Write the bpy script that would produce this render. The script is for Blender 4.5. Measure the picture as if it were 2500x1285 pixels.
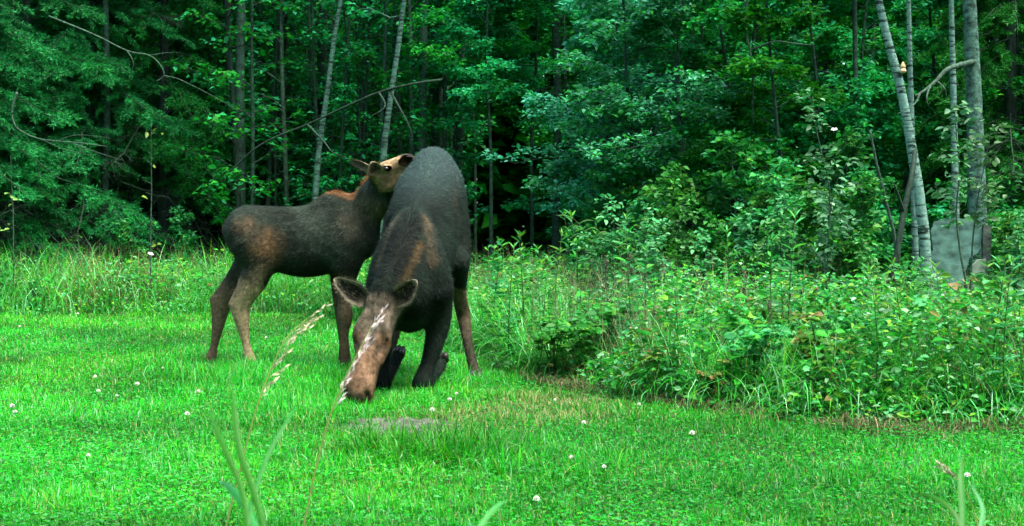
import bpy, math, random
import numpy as np
from mathutils import Vector

# ------------------------------------------------------------------ scene, camera, light
for o in list(bpy.data.objects):
    bpy.data.objects.remove(o, do_unlink=True)
scene = bpy.context.scene
COL = scene.collection
F_PX, HORIZON, CAM_H = 3310.0, 528.0, 1.2      # focal length in photo pixels, horizon row, camera height

cam_data = bpy.data.cameras.new('camera')
cam_data.sensor_width = 36.0
cam_data.lens = 36.0 * F_PX / 2500.0
cam_data.shift_y = -(642.5 - HORIZON) / 2500.0
cam_data.clip_start = 0.05
cam_data.clip_end = 400.0
cam_data.dof.use_dof = True
cam_data.dof.focus_distance = 10.2
cam_data.dof.aperture_fstop = 8.0
camera = bpy.data.objects.new('camera', cam_data)
camera.location = (0, 0, CAM_H)
camera.rotation_euler = (math.radians(90), 0, 0)
COL.objects.link(camera)
scene.camera = camera

SUN_ELEV, SUN_AZ = 70.0, 125.0   # azimuth: clockwise from +Y (north); high soft light, a little from the right
world = bpy.data.worlds.new('World')
scene.world = world
world.use_nodes = True
wn = world.node_tree.nodes
bg = wn['Background']
sky_node = wn.new('ShaderNodeTexSky')
sky_node.sky_type = 'NISHITA'
sky_node.sun_disc = False
sky_node.sun_elevation = math.radians(SUN_ELEV)
sky_node.sun_rotation = math.radians(SUN_AZ)
sky_node.air_density = 1.0
sky_node.dust_density = 4.0
sky_node.ozone_density = 1.0
world.node_tree.links.new(sky_node.outputs['Color'], bg.inputs['Color'])
bg.inputs['Strength'].default_value = 0.13

sun_data = bpy.data.lights.new('sun', 'SUN')
sun_data.energy = 1.5
sun_data.angle = math.radians(28)
sun_data.color = (1.0, 0.97, 0.86)
sun = bpy.data.objects.new('sun', sun_data)
sd = Vector((math.sin(math.radians(SUN_AZ)) * math.cos(math.radians(SUN_ELEV)),
             math.cos(math.radians(SUN_AZ)) * math.cos(math.radians(SUN_ELEV)),
             math.sin(math.radians(SUN_ELEV))))
sun.rotation_euler = (-sd).to_track_quat('-Z', 'Y').to_euler()
sun.location = (0, 0, 30)
COL.objects.link(sun)

scene.view_settings.view_transform = 'Standard'
scene.view_settings.look = 'None'
scene.view_settings.gamma = 1.0
scene.view_settings.use_curve_mapping = False
scene.view_settings.exposure = 2.3
scene.cycles.max_bounces = 7
scene.cycles.diffuse_bounces = 6
scene.cycles.glossy_bounces = 2
scene.cycles.transmission_bounces = 4
scene.cycles.use_denoising = True

# ------------------------------------------------------------------ helpers
def W(px, py, Y):
    """point of the place seen at a photo pixel, at distance Y in front of the camera"""
    return np.array([(px - 1250.0) / F_PX * Y, Y, CAM_H - (py - HORIZON) / F_PX * Y])

def G(px, py):
    Y = CAM_H * F_PX / (py - HORIZON)
    return np.array([(px - 1250.0) / F_PX * Y, Y, 0.0])

def unit(a):
    a = np.asarray(a, float)
    return a / np.maximum(np.linalg.norm(a, axis=-1, keepdims=True), 1e-9)

class Bag:
    def __init__(self):
        self.v, self.t, self.q, self.c, self.n = [], [], [], [], 0
    def add(self, v, t=None, q=None, c=(1, 1, 1)):
        v = np.asarray(v, np.float32).reshape(-1, 3)
        c = np.asarray(c, np.float32)
        if c.ndim == 1:
            c = np.tile(c, (len(v), 1))
        if t is not None and len(t): self.t.append(np.asarray(t, np.int64).reshape(-1, 3) + self.n)
        if q is not None and len(q): self.q.append(np.asarray(q, np.int64).reshape(-1, 4) + self.n)
        self.v.append(v); self.c.append(c); self.n += len(v)
    def mesh(self, name, mat, smooth=False, offset=(0, 0, 0)):
        V = np.concatenate(self.v) - np.asarray(offset, np.float32)
        C = np.concatenate(self.c)
        T = np.concatenate(self.t) if self.t else np.zeros((0, 3), np.int64)
        Q = np.concatenate(self.q) if self.q else np.zeros((0, 4), np.int64)
        me = bpy.data.meshes.new(name)
        me.vertices.add(len(V))
        me.vertices.foreach_set('co', V.astype(np.float32).ravel())
        loops = np.concatenate([T.ravel(), Q.ravel()]).astype(np.int32)
        me.loops.add(len(loops))
        me.loops.foreach_set('vertex_index', loops)
        n = len(T) + len(Q)
        me.polygons.add(n)
        starts = np.concatenate([np.arange(len(T)) * 3, len(T) * 3 + np.arange(len(Q)) * 4]).astype(np.int32)
        me.polygons.foreach_set('loop_start', starts)
        if smooth:
            me.polygons.foreach_set('use_smooth', np.ones(n, bool))
        me.update(calc_edges=True)
        me.validate()
        at = me.color_attributes.new('Col', 'FLOAT_COLOR', 'POINT')
        at.data.foreach_set('color', np.concatenate([C, np.ones((len(C), 1), np.float32)], 1).astype(np.float32).ravel())
        me.materials.append(mat)
        return me

def put(name, mesh, parent=None, loc=(0, 0, 0), rotz=0.0, scale=1.0):
    o = bpy.data.objects.new(name, mesh)
    COL.objects.link(o)
    o.location = loc
    o.rotation_euler = (0, 0, rotz)
    o.scale = (scale, scale, scale)
    if parent is not None:
        o.parent = parent
    return o

def tag(o, label=None, cat=None, group=None, kind=None):
    if label: o['label'] = label
    if cat: o['category'] = cat
    if group: o['group'] = group
    if kind: o['kind'] = kind
    return o

def empty(name, loc=(0, 0, 0), rotz=0.0, scale=1.0):
    return put(name, None, None, tuple(float(a) for a in loc), rotz, scale)

def copy_tree(root, loc, rotz=0.0, scale=1.0, label=None, group=None):
    r = root.copy(); COL.objects.link(r)
    r.location = tuple(float(a) for a in loc); r.rotation_euler = (0, 0, rotz); r.scale = (scale,) * 3
    if label: r['label'] = label
    if group: r['group'] = group
    for ch in root.children:
        c = ch.copy(); COL.objects.link(c); c.parent = r
        for g in ch.children:
            d = g.copy(); COL.objects.link(d); d.parent = c
    return r

def catmull(pts, n):
    P = np.asarray(pts, float)
    P = np.vstack([2 * P[0] - P[1], P, 2 * P[-1] - P[-2]])
    out = []
    for i in range(1, len(P) - 2):
        t = np.linspace(0, 1, n, endpoint=False)[:, None]
        a, b, c, d = P[i - 1], P[i], P[i + 1], P[i + 2]
        out.append(0.5 * (2 * b + (c - a) * t + (2 * a - 5 * b + 4 * c - d) * t ** 2 + (3 * b - a - 3 * c + d) * t ** 3))
    out.append(P[-2][None])
    return np.vstack(out)

def tube(bag, pts, radii, sides=6, col=(1, 1, 1), cap=True, rough=0.0, rng=None):
    P = np.asarray(pts, float); n = len(P)
    R = np.broadcast_to(np.asarray(radii, float), (n,))
    T = unit(np.gradient(P, axis=0))
    ref = np.array([0, 0, 1.0]) if abs(T[:, 2]).mean() < 0.8 else np.array([1.0, 0, 0])
    U = unit(np.cross(T, ref)); Vv = np.cross(T, U)
    a = np.linspace(0, 2 * np.pi, sides, endpoint=False)
    rr = R[:, None] * np.ones((1, sides))
    if rough and rng is not None:
        rr = rr * (1 + rough * rng.standard_normal((n, sides)))
    ring = P[:, None, :] + rr[..., None] * (np.cos(a)[None, :, None] * U[:, None, :] + np.sin(a)[None, :, None] * Vv[:, None, :])
    i = np.arange(n - 1)[:, None] * sides; j = np.arange(sides)[None, :]; k = (j + 1) % sides
    q = np.stack([i + j, i + k, i + sides + k, i + sides + j], -1).reshape(-1, 4)
    v = ring.reshape(-1, 3)
    t = None
    if cap:
        v = np.vstack([v, P[:1], P[-1:]])
        b0, b1 = n * sides, n * sides + 1
        jj = np.arange(sides); kk = (jj + 1) % sides
        t = np.vstack([np.stack([np.full(sides, b0), kk, jj], 1),
                       np.stack([np.full(sides, b1), (n - 1) * sides + jj, (n - 1) * sides + kk], 1)])
    bag.add(v, t, q, col)

def leaves(bag, pos, axis, normal, length, width, col, fold=0.25, six=False):
    pos = np.asarray(pos, float); N = len(pos)
    if N == 0: return
    A = unit(axis); S = unit(np.cross(A, normal)); Nn = np.cross(S, A)
    L = np.broadcast_to(length, (N,))[:, None]; Wd = np.broadcast_to(width, (N,))[:, None]
    col = np.asarray(col, float)
    if col.ndim == 1: col = np.tile(col, (N, 1))
    if not six:
        v = np.stack([pos, pos + A * L * .45 + S * Wd * .5 + Nn * Wd * fold, pos + A * L - Nn * L * .08,
                      pos + A * L * .45 - S * Wd * .5 + Nn * Wd * fold], 1)
        b = np.arange(N)[:, None] * 4
        t = np.concatenate([b + np.array([0, 1, 2]), b + np.array([0, 2, 3])])
        bag.add(v.reshape(-1, 3), t, None, np.repeat(col, 4, 0))
    else:
        f = fold
        v = np.stack([pos, pos + A * L * .28 + S * Wd * .44 + Nn * Wd * f, pos + A * L * .62 + S * Wd * .42 + Nn * Wd * f - Nn * L * .04,
                      pos + A * L - Nn * L * .14,
                      pos + A * L * .62 - S * Wd * .42 + Nn * Wd * f - Nn * L * .04, pos + A * L * .28 - S * Wd * .44 + Nn * Wd * f], 1)
        b = np.arange(N)[:, None] * 6
        q = np.concatenate([b + np.array([0, 1, 2, 3]), b + np.array([0, 3, 4, 5])])
        bag.add(v.reshape(-1, 3), None, q, np.repeat(col, 6, 0))

def blades(bag, root, height, width, azim, bend, col, segs=2, tipcol=None):
    """grass blades: strips that rise and curl over in the direction azim"""
    root = np.asarray(root, float); N = len(root)
    if N == 0: return
    H = np.broadcast_to(height, (N,)); Wd = np.broadcast_to(width, (N,)); B = np.broadcast_to(bend, (N,))
    d = np.stack([np.cos(azim), np.sin(azim), np.zeros(N)], 1); s = np.stack([-np.sin(azim), np.cos(azim), np.zeros(N)], 1)
    tt = np.linspace(0, 1, segs + 1)
    vs = []
    cs = []
    col = np.asarray(col, float)
    if col.ndim == 1: col = np.tile(col, (N, 1))
    ang0 = 0.12 * B
    for i, t in enumerate(tt):
        th = ang0 + B * t ** 1.4
        # integrate roughly
        xs = np.zeros(N); zs = np.zeros(N)
        for u in np.linspace(0, t, 5)[1:]:
            a = ang0 + B * u ** 1.4
            xs += np.sin(a) * t / 4; zs += np.cos(a) * t / 4
        c = root + d * (xs * H)[:, None] + np.array([0, 0, 1.0]) * (zs * H)[:, None]
        w = (Wd * .5 * (1 - t) ** .6)[:, None]
        cc = col if tipcol is None else col * (1 - t) + tipcol * t
        if i < segs:
            vs += [c - s * w, c + s * w]; cs += [cc, cc]
        else:
            vs += [c]; cs += [cc]
    m = 2 * segs + 1
    v = np.stack(vs, 1).reshape(-1, 3); c = np.stack(cs, 1).reshape(-1, 3)
    b = np.arange(N)[:, None] * m
    q = np.concatenate([b + np.array([2 * i, 2 * i + 1, 2 * i + 3, 2 * i + 2]) for i in range(segs - 1)]) if segs > 1 else None
    t = b + np.array([2 * segs - 2, 2 * segs - 1, 2 * segs])
    bag.add(v, t, q, c)

def pick(rng, palette, N, jitter=0.18):
    p = np.asarray([x[:3] for x in palette], float); w = np.asarray([x[3] if len(x) > 3 else 1 for x in palette], float)
    c = p[rng.choice(len(p), N, p=w / w.sum())]
    return np.clip(c * np.exp(rng.standard_normal((N, 1)) * jitter) * np.exp(rng.standard_normal((N, 3)) * jitter * .3), 0, 1)

# value noise on the ground plane
_vn = np.random.default_rng(3).random((64, 64))
def vnoise(x, y, s=1.0, o=0.0):
    x = np.asarray(x) * s + 31.7 + o; y = np.asarray(y) * s + 17.3 + o * 1.7
    i = np.floor(x).astype(int); j = np.floor(y).astype(int); fx = x - i; fy = y - j
    fx = fx * fx * (3 - 2 * fx); fy = fy * fy * (3 - 2 * fy)
    g = lambda a, b: _vn[a % 64, b % 64]
    return (g(i, j) * (1 - fx) + g(i + 1, j) * fx) * (1 - fy) + (g(i, j + 1) * (1 - fx) + g(i + 1, j + 1) * fx) * fy

# ------------------------------------------------------------------ materials
def new_mat(name):
    m = bpy.data.materials.new(name); m.use_nodes = True
    nt = m.node_tree
    return m, nt, nt.nodes['Principled BSDF'], nt.nodes['Material Output']

def leaf_mat(name, rough=0.45, spec=0.35, trans=0.3, tint_var=0.25, mult=(1, 1, 1)):
    m, nt, p, out = new_mat(name)
    at = nt.nodes.new('ShaderNodeAttribute'); at.attribute_name = 'Col'
    info = nt.nodes.new('ShaderNodeObjectInfo')
    hsv = nt.nodes.new('ShaderNodeHueSaturation')
    mh = nt.nodes.new('ShaderNodeMapRange'); mh.inputs['To Min'].default_value = 0.48; mh.inputs['To Max'].default_value = 0.525
    mv = nt.nodes.new('ShaderNodeMapRange'); mv.inputs['To Min'].default_value = 1 - tint_var; mv.inputs['To Max'].default_value = 1 + tint_var
    nt.links.new(info.outputs['Random'], mh.inputs['Value']); nt.links.new(info.outputs['Random'], mv.inputs['Value'])
    nt.links.new(mh.outputs['Result'], hsv.inputs['Hue']); nt.links.new(mv.outputs['Result'], hsv.inputs['Value'])
    mx = nt.nodes.new('ShaderNodeMix'); mx.data_type = 'RGBA'; mx.blend_type = 'MULTIPLY'; mx.inputs['Factor'].default_value = 1
    mx.inputs[7].default_value = (*mult, 1)
    nt.links.new(at.outputs['Color'], mx.inputs[6]); nt.links.new(mx.outputs[2], hsv.inputs['Color'])
    nt.links.new(hsv.outputs['Color'], p.inputs['Base Color'])
    p.inputs['Roughness'].default_value = rough
    p.inputs['Specular IOR Level'].default_value = spec
    tr = nt.nodes.new('ShaderNodeBsdfTranslucent'); nt.links.new(hsv.outputs['Color'], tr.inputs['Color'])
    ms = nt.nodes.new('ShaderNodeMixShader'); ms.inputs['Fac'].default_value = trans
    nt.links.new(p.outputs[0], ms.inputs[1]); nt.links.new(tr.outputs[0], ms.inputs[2]); nt.links.new(ms.outputs[0], out.inputs['Surface'])
    return m

def bark_mat(name, light, dark, scale=(7, 7, 34), thr=(0.42, 0.62), rough=0.8, bump=0.4, fine=30):
    m, nt, p, out = new_mat(name)
    tc = nt.nodes.new('ShaderNodeTexCoord'); mp = nt.nodes.new('ShaderNodeMapping'); mp.inputs['Scale'].default_value = scale
    nt.links.new(tc.outputs['Object'], mp.inputs['Vector'])
    nz = nt.nodes.new('ShaderNodeTexNoise'); nz.inputs['Scale'].default_value = 1.0; nz.inputs['Detail'].default_value = 5; nz.inputs['Roughness'].default_value = .65
    nt.links.new(mp.outputs[0], nz.inputs['Vector'])
    rp = nt.nodes.new('ShaderNodeValToRGB'); rp.color_ramp.elements[0].position = thr[0]; rp.color_ramp.elements[1].position = thr[1]
    rp.color_ramp.elements[0].color = (*dark, 1); rp.color_ramp.elements[1].color = (*light, 1)
    nt.links.new(nz.outputs['Fac'], rp.inputs['Fac'])
    n2 = nt.nodes.new('ShaderNodeTexNoise'); n2.inputs['Scale'].default_value = fine; n2.inputs['Detail'].default_value = 3
    nt.links.new(tc.outputs['Object'], n2.inputs['Vector'])
    mr = nt.nodes.new('ShaderNodeMapRange'); mr.inputs['From Min'].default_value = .3; mr.inputs['From Max'].default_value = .7; mr.inputs['To Min'].default_value = .55; mr.inputs['To Max'].default_value = 1.2
    nt.links.new(n2.outputs['Fac'], mr.inputs['Value'])
    mx = nt.nodes.new('ShaderNodeMix'); mx.data_type = 'RGBA'; mx.blend_type = 'MULTIPLY'; mx.inputs['Factor'].default_value = 1
    nt.links.new(rp.outputs['Color'], mx.inputs[6]); nt.links.new(mr.outputs['Result'], mx.inputs[7])
    nt.links.new(mx.outputs[2], p.inputs['Base Color'])
    bm = nt.nodes.new('ShaderNodeBump'); bm.inputs['Strength'].default_value = bump; bm.inputs['Distance'].default_value = .02
    nt.links.new(nz.outputs['Fac'], bm.inputs['Height']); nt.links.new(bm.outputs[0], p.inputs['Normal'])
    p.inputs['Roughness'].default_value = rough; p.inputs['Specular IOR Level'].default_value = .25
    return m

def attr_mat(name, rough=0.6, spec=0.3, noise=0.0, scale=60, sheen=0.0, bump=0.0, stretch=(1, 1, 1)):
    m, nt, p, out = new_mat(name)
    at = nt.nodes.new('ShaderNodeAttribute'); at.attribute_name = 'Col'
    src = at.outputs['Color']
    if noise or bump:
        tc = nt.nodes.new('ShaderNodeTexCoord'); mp = nt.nodes.new('ShaderNodeMapping'); mp.inputs['Scale'].default_value = stretch
        nt.links.new(tc.outputs['Object'], mp.inputs['Vector'])
        nz = nt.nodes.new('ShaderNodeTexNoise'); nz.inputs['Scale'].default_value = scale; nz.inputs['Detail'].default_value = 4
        nt.links.new(mp.outputs[0], nz.inputs['Vector'])
        mr = nt.nodes.new('ShaderNodeMapRange'); mr.inputs['From Min'].default_value = .3; mr.inputs['From Max'].default_value = .7
        mr.inputs['To Min'].default_value = 1 - noise; mr.inputs['To Max'].default_value = 1 + noise
        nt.links.new(nz.outputs['Fac'], mr.inputs['Value'])
        mx = nt.nodes.new('ShaderNodeMix'); mx.data_type = 'RGBA'; mx.blend_type = 'MULTIPLY'; mx.inputs['Factor'].default_value = 1
        nt.links.new(src, mx.inputs[6]); nt.links.new(mr.outputs['Result'], mx.inputs[7])
        src = mx.outputs[2]
        if bump:
            bm = nt.nodes.new('ShaderNodeBump'); bm.inputs['Strength'].default_value = bump; bm.inputs['Distance'].default_value = .01
            nt.links.new(nz.outputs['Fac'], bm.inputs['Height']); nt.links.new(bm.outputs[0], p.inputs['Normal'])
    nt.links.new(src, p.inputs['Base Color'])
    p.inputs['Roughness'].default_value = rough; p.inputs['Specular IOR Level'].default_value = spec
    p.inputs['Sheen Weight'].default_value = sheen
    p.inputs['Sheen Roughness'].default_value = .4
    return m

M_LAWN = leaf_mat('grass_blades', rough=.5, spec=.09, trans=.34, tint_var=0)
M_MEADOW = leaf_mat('meadow_blades', rough=.45, spec=.11, trans=.34, tint_var=0)
M_LEAF = leaf_mat('broad_leaves', rough=.5, spec=.08, trans=.38, tint_var=.22)
M_PLANT = leaf_mat('weed_leaves', rough=.45, spec=.2, trans=.34, tint_var=.2)
M_NEEDLE = leaf_mat('spruce_needles', rough=.5, spec=.12, trans=.2, tint_var=.2)
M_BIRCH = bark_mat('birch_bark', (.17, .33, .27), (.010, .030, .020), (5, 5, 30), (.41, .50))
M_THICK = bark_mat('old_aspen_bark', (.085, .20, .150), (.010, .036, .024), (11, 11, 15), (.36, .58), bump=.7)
M_DIMBIRCH = bark_mat('shaded_birch_bark', (.065, .165, .120), (.008, .026, .016), (5, 5, 28), (.41, .52))  # darker copy of the birch bark, forest shade put into its colour
M_ASPEN = bark_mat('aspen_bark', (.022, .078, .048), (.005, .020, .011), (9, 9, 16), (.34, .60))
M_DARKBARK = bark_mat('dark_bark', (.018, .055, .032), (.004, .015, .009), (30, 30, 6), (.35, .65))
M_TWIG = bark_mat('lichened_twig_bark', (.060, .135, .085), (.018, .045, .026), (20, 20, 20), (.35, .65))
M_SPRUCEBARK = bark_mat('spruce_bark', (.030, .070, .042), (.008, .020, .012), (25, 25, 9), (.35, .65))
M_FUR = attr_mat('moose_coat', rough=.7, spec=.05, noise=.45, scale=38, bump=.35)
M_HAIR = attr_mat('moose_hair', rough=.55, spec=.06)
M_HOOF = attr_mat('hoof_horn', rough=.4, spec=.4, noise=.2, scale=50)
M_EYE = attr_mat('eye', rough=.08, spec=.6)
M_DRY = attr_mat('dry_stalk', rough=.6, spec=.25, noise=.2, scale=80)
M_PETAL = attr_mat('petal', rough=.6, spec=.2)
M_WOOD = attr_mat('weathered_board', rough=.8, spec=.15, noise=.6, scale=9, bump=.4, stretch=(1, 1, 1.6))

# ------------------------------------------------------------------ ground
# edge of the mown lawn (left of / in front of this line it is mown), in plan
EDGE = np.array([(-9.0, 15.6), (-6.4, 16.4), (-4.2, 16.6), (-2.6, 16.2), (-1.3, 14.6), (-.55, 12.6), (-.12, 10.7), (.12, 9.75), (.85, 8.72), (1.75, 7.8), (2.75, 7.35), (4.5, 6.7)])
def edge_y(x):
    return np.interp(x, EDGE[:, 0], EDGE[:, 1])

def gheight(x, y):
    return .05 * (vnoise(x, y, .35) - .5) + .02 * (vnoise(x, y, 1.1, 5) - .5)

def build_ground():
    bag = Bag()
    xs = np.concatenate([[-120, -60, -30], np.arange(-18, 18.01, .25), [30, 60, 120]]); ys = np.concatenate([[-60, -20, -5, 0, 2], np.arange(3, 32.01, .25), [40, 60, 100, 200]])
    X, Y = np.meshgrid(xs, ys, indexing='ij')
    Z = gheight(X, Y)
    d = np.hypot((X + .72) / .34, (Y - 7.85) / .22)       # licked-out hollow under her muzzle
    Z = Z - .05 * np.exp(-d ** 2)
    n, m = X.shape
    i = np.arange(n - 1)[:, None] * m; j = np.arange(m - 1)[None, :]
    q = np.stack([i + j, i + m + j, i + m + j + 1, i + j + 1], -1).reshape(-1, 4)
    bag.add(np.stack([X, Y, Z], -1).reshape(-1, 3), None, q)
    m_, nt, p, out = new_mat('soil_and_thatch')
    tc = nt.nodes.new('ShaderNodeTexCoord')
    nz = nt.nodes.new('ShaderNodeTexNoise'); nz.inputs['Scale'].default_value = 14; nz.inputs['Detail'].default_value = 8
    nt.links.new(tc.outputs['Object'], nz.inputs['Vector'])
    rp = nt.nodes.new('ShaderNodeValToRGB')
    e = rp.color_ramp.elements
    e[0].position = .3; e[0].color = (.012, .03, .008, 1); e[1].position = .7; e[1].color = (.03, .085, .018, 1)
    nt.links.new(nz.outputs['Fac'], rp.inputs['Fac']); nt.links.new(rp.outputs['Color'], p.inputs['Base Color'])
    p.inputs['Roughness'].default_value = .95; p.inputs['Specular IOR Level'].default_value = .1
    o = put('ground', bag.mesh('ground', m_, True))
    tag(o, kind='structure')
build_ground()

SOIL = (-.68, 7.85)      # bare patch under her muzzle
def soil_mask(x, y):
    n = vnoise(x, y, 6, 2) * .5
    return np.clip(1.25 - np.hypot((x - SOIL[0]) / .36, (y - SOIL[1]) / .28) - n * .8, 0, 1)

def build_soil():
    rng = np.random.default_rng(8)
    bag = Bag()
    # low crumbly mound sheet
    n = 60
    u = np.linspace(-1, 1, n); U, V = np.meshgrid(u, u, indexing='ij')
    r = np.hypot(U, V); x = SOIL[0] + U * .42; y = SOIL[1] + V * .34
    z = gheight(x, y) - .05 * np.exp(-(((x + .72) / .34) ** 2 + ((y - 7.85) / .22) ** 2)) + .050 * (1 - r ** 2) + .02 * (vnoise(x, y, 14) - .5) * (r < .95) + .012 * (vnoise(x, y, 33) - .5)
    z = np.where(r > .98, z - .05, z)
    i = np.arange(n - 1)[:, None] * n; j = np.arange(n - 1)[None, :]
    q = np.stack([i + j, i + n + j, i + n + j + 1, i + j + 1], -1).reshape(-1, 4)
    c = np.array([.075, .078, .066]) * (.6 + .9 * vnoise(x, y, 12, 1))[..., None]
    bag.add(np.stack([x, y, z], -1).reshape(-1, 3), None, q, c.reshape(-1, 3))
    o = put('soil_patch', bag.mesh('soil_patch', attr_mat('grey_soil', .95, .1, .5, 40, bump=.6), False))
    tag(o, kind='structure')
build_soil()

# ------------------------------------------------------------------ animals: implicit bodies
class Body:
    def __init__(self, lo, hi, res):
        self.lo = np.asarray(lo, float); self.res = res
        self.n = np.ceil((np.asarray(hi) - self.lo) / res).astype(int) + 1
        self.ax = [self.lo[i] + np.arange(self.n[i]) * res for i in range(3)]
        self.D = np.full(self.n, 1.0, np.float32)
    def stroke(self, pts, side=(1, 0, 0), k=0.05, sub=5, carve=False):
        """pts: rows x, y, z, radius, width factor across the side axis"""
        P = np.asarray([tuple(r) + (1.0,) * (5 - len(r)) for r in pts], float)
        P = catmull(P, sub) if len(P) > 2 else np.linspace(P[0], P[-1], sub + 1)
        P[:, 3] = np.maximum(P[:, 3], .004)
        s = unit(np.asarray(side, float))
        R = (P[:, 3] * np.maximum(P[:, 4], 1)).max() + k + .05
        a0 = P[:, :3].min(0) - R; a1 = P[:, :3].max(0) + R
        i0 = np.clip(np.floor((a0 - self.lo) / self.res).astype(int), 0, self.n); i1 = np.clip(np.ceil((a1 - self.lo) / self.res).astype(int), 0, self.n)
        if (i1 <= i0).any(): return
        sl = tuple(slice(i0[i], i1[i]) for i in range(3))
        X, Y, Z = np.meshgrid(*[self.ax[i][sl[i]].astype(np.float32) for i in range(3)], indexing='ij')
        best = np.full(X.shape, 9.0, np.float32)
        for a, b in zip(P[:-1], P[1:]):
            ab = b[:3] - a[:3]; L = float(ab @ ab) + 1e-12
            qx, qy, qz = X - a[0], Y - a[1], Z - a[2]
            t = np.clip((qx * ab[0] + qy * ab[1] + qz * ab[2]) / L, 0, 1)
            qx = qx - t * ab[0]; qy = qy - t * ab[1]; qz = qz - t * ab[2]
            kk = a[4] + (b[4] - a[4]) * t; r = a[3] + (b[3] - a[3]) * t
            ds = qx * s[0] + qy * s[1] + qz * s[2]
            f = ds * (1 / kk - 1)
            qx = qx + f * s[0]; qy = qy + f * s[1]; qz = qz + f * s[2]
            d = (np.sqrt(qx * qx + qy * qy + qz * qz) - r) * np.minimum(kk, 1)
            np.minimum(best, d, out=best)
        A = self.D[sl]
        if carve:
            h = np.maximum(k - np.abs(A + best), 0) / k
            self.D[sl] = np.maximum(A, -best) + h * h * k * .25
        else:
            h = np.maximum(k - np.abs(A - best), 0) / k
            self.D[sl] = np.minimum(A, best) - h * h * k * .25
    def surface(self, smooth=2):
        D = self.D
        ins = D < 0
        nx, ny, nz = D.shape
        corner = [(i, j, k) for i in (0, 1) for j in (0, 1) for k in (0, 1)]
        cs = sum(ins[i:nx - 1 + i, j:ny - 1 + j, k:nz - 1 + k].astype(np.int8) for i, j, k in corner)
        act = (cs > 0) & (cs < 8)
        idx = -np.ones(act.shape, np.int64); cells = np.argwhere(act); idx[act] = np.arange(len(cells))
        acc = np.zeros((len(cells), 3)); cnt = np.zeros(len(cells))
        for a in range(8):
            for ax in range(3):
                c0 = corner[a]
                if c0[ax]: continue
                c1 = list(c0); c1[ax] = 1
                d0 = D[cells[:, 0] + c0[0], cells[:, 1] + c0[1], cells[:, 2] + c0[2]].astype(float)
                d1 = D[cells[:, 0] + c1[0], cells[:, 1] + c1[1], cells[:, 2] + c1[2]].astype(float)
                m = (d0 < 0) != (d1 < 0)
                t = np.where(m, d0 / np.where(m, d0 - d1, 1), 0)
                p = np.tile(np.array(c0, float), (len(cells), 1)); p[:, ax] += t
                acc[m] += p[m]; cnt[m] += 1
        V = self.lo + (cells + acc / cnt[:, None]) * self.res
        quads = []
        for ax in range(3):
            sl0 = [slice(1, -1)] * 3; sl1 = [slice(1, -1)] * 3
            sl0[ax] = slice(0, -1); sl1[ax] = slice(1, None)
            a, b = ins[tuple(sl0)], ins[tuple(sl1)]
            e = np.argwhere(a != b)
            flip = a[tuple(e.T)]
            e = e + 1; e[:, ax] -= 1
            u, v = (ax + 1) % 3, (ax + 2) % 3
            def at(du, dv):
                c = e.copy(); c[:, u] += du; c[:, v] += dv
                return idx[c[:, 0], c[:, 1], c[:, 2]]
            q = np.stack([at(-1, -1), at(0, -1), at(0, 0), at(-1, 0)], 1)
            q[~flip] = q[~flip][:, ::-1]
            quads.append(q)
        Q = np.concatenate(quads)
        Q = Q[(Q >= 0).all(1)]
        E = np.concatenate([Q[:, [0, 1]], Q[:, [1, 2]], Q[:, [2, 3]], Q[:, [3, 0]]])
        for _ in range(smooth):
            s = np.zeros_like(V); n = np.zeros(len(V))
            np.add.at(s, E[:, 0], V[E[:, 1]]); np.add.at(n, E[:, 0], 1)
            np.add.at(s, E[:, 1], V[E[:, 0]]); np.add.at(n, E[:, 1], 1)
            V = V * .5 + .5 * s / np.maximum(n, 1)[:, None]
        N = np.zeros_like(V)
        fn = np.cross(V[Q[:, 2]] - V[Q[:, 0]], V[Q[:, 3]] - V[Q[:, 1]])
        for i in range(4): np.add.at(N, Q[:, i], fn)
        return V, Q, unit(N)

def mixc(c, target, m):
    return c * (1 - m[:, None]) + np.asarray(target)[None] * m[:, None]

def near(V, p, r, soft=1.0):
    d = np.linalg.norm(V - np.asarray(p), axis=1) / r
    return np.clip((1 - d) / soft, 0, 1) ** .7 if soft != 1.0 else np.clip(1 - d, 0, 1)

def seg_near(V, a, b, r):
    a = np.asarray(a); ab = np.asarray(b) - a
    t = np.clip(((V - a) @ ab) / (ab @ ab), 0, 1)
    return np.clip(1.4 - 1.4 * np.linalg.norm(V - a - t[:, None] * ab, axis=1) / r, 0, 1)

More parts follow.
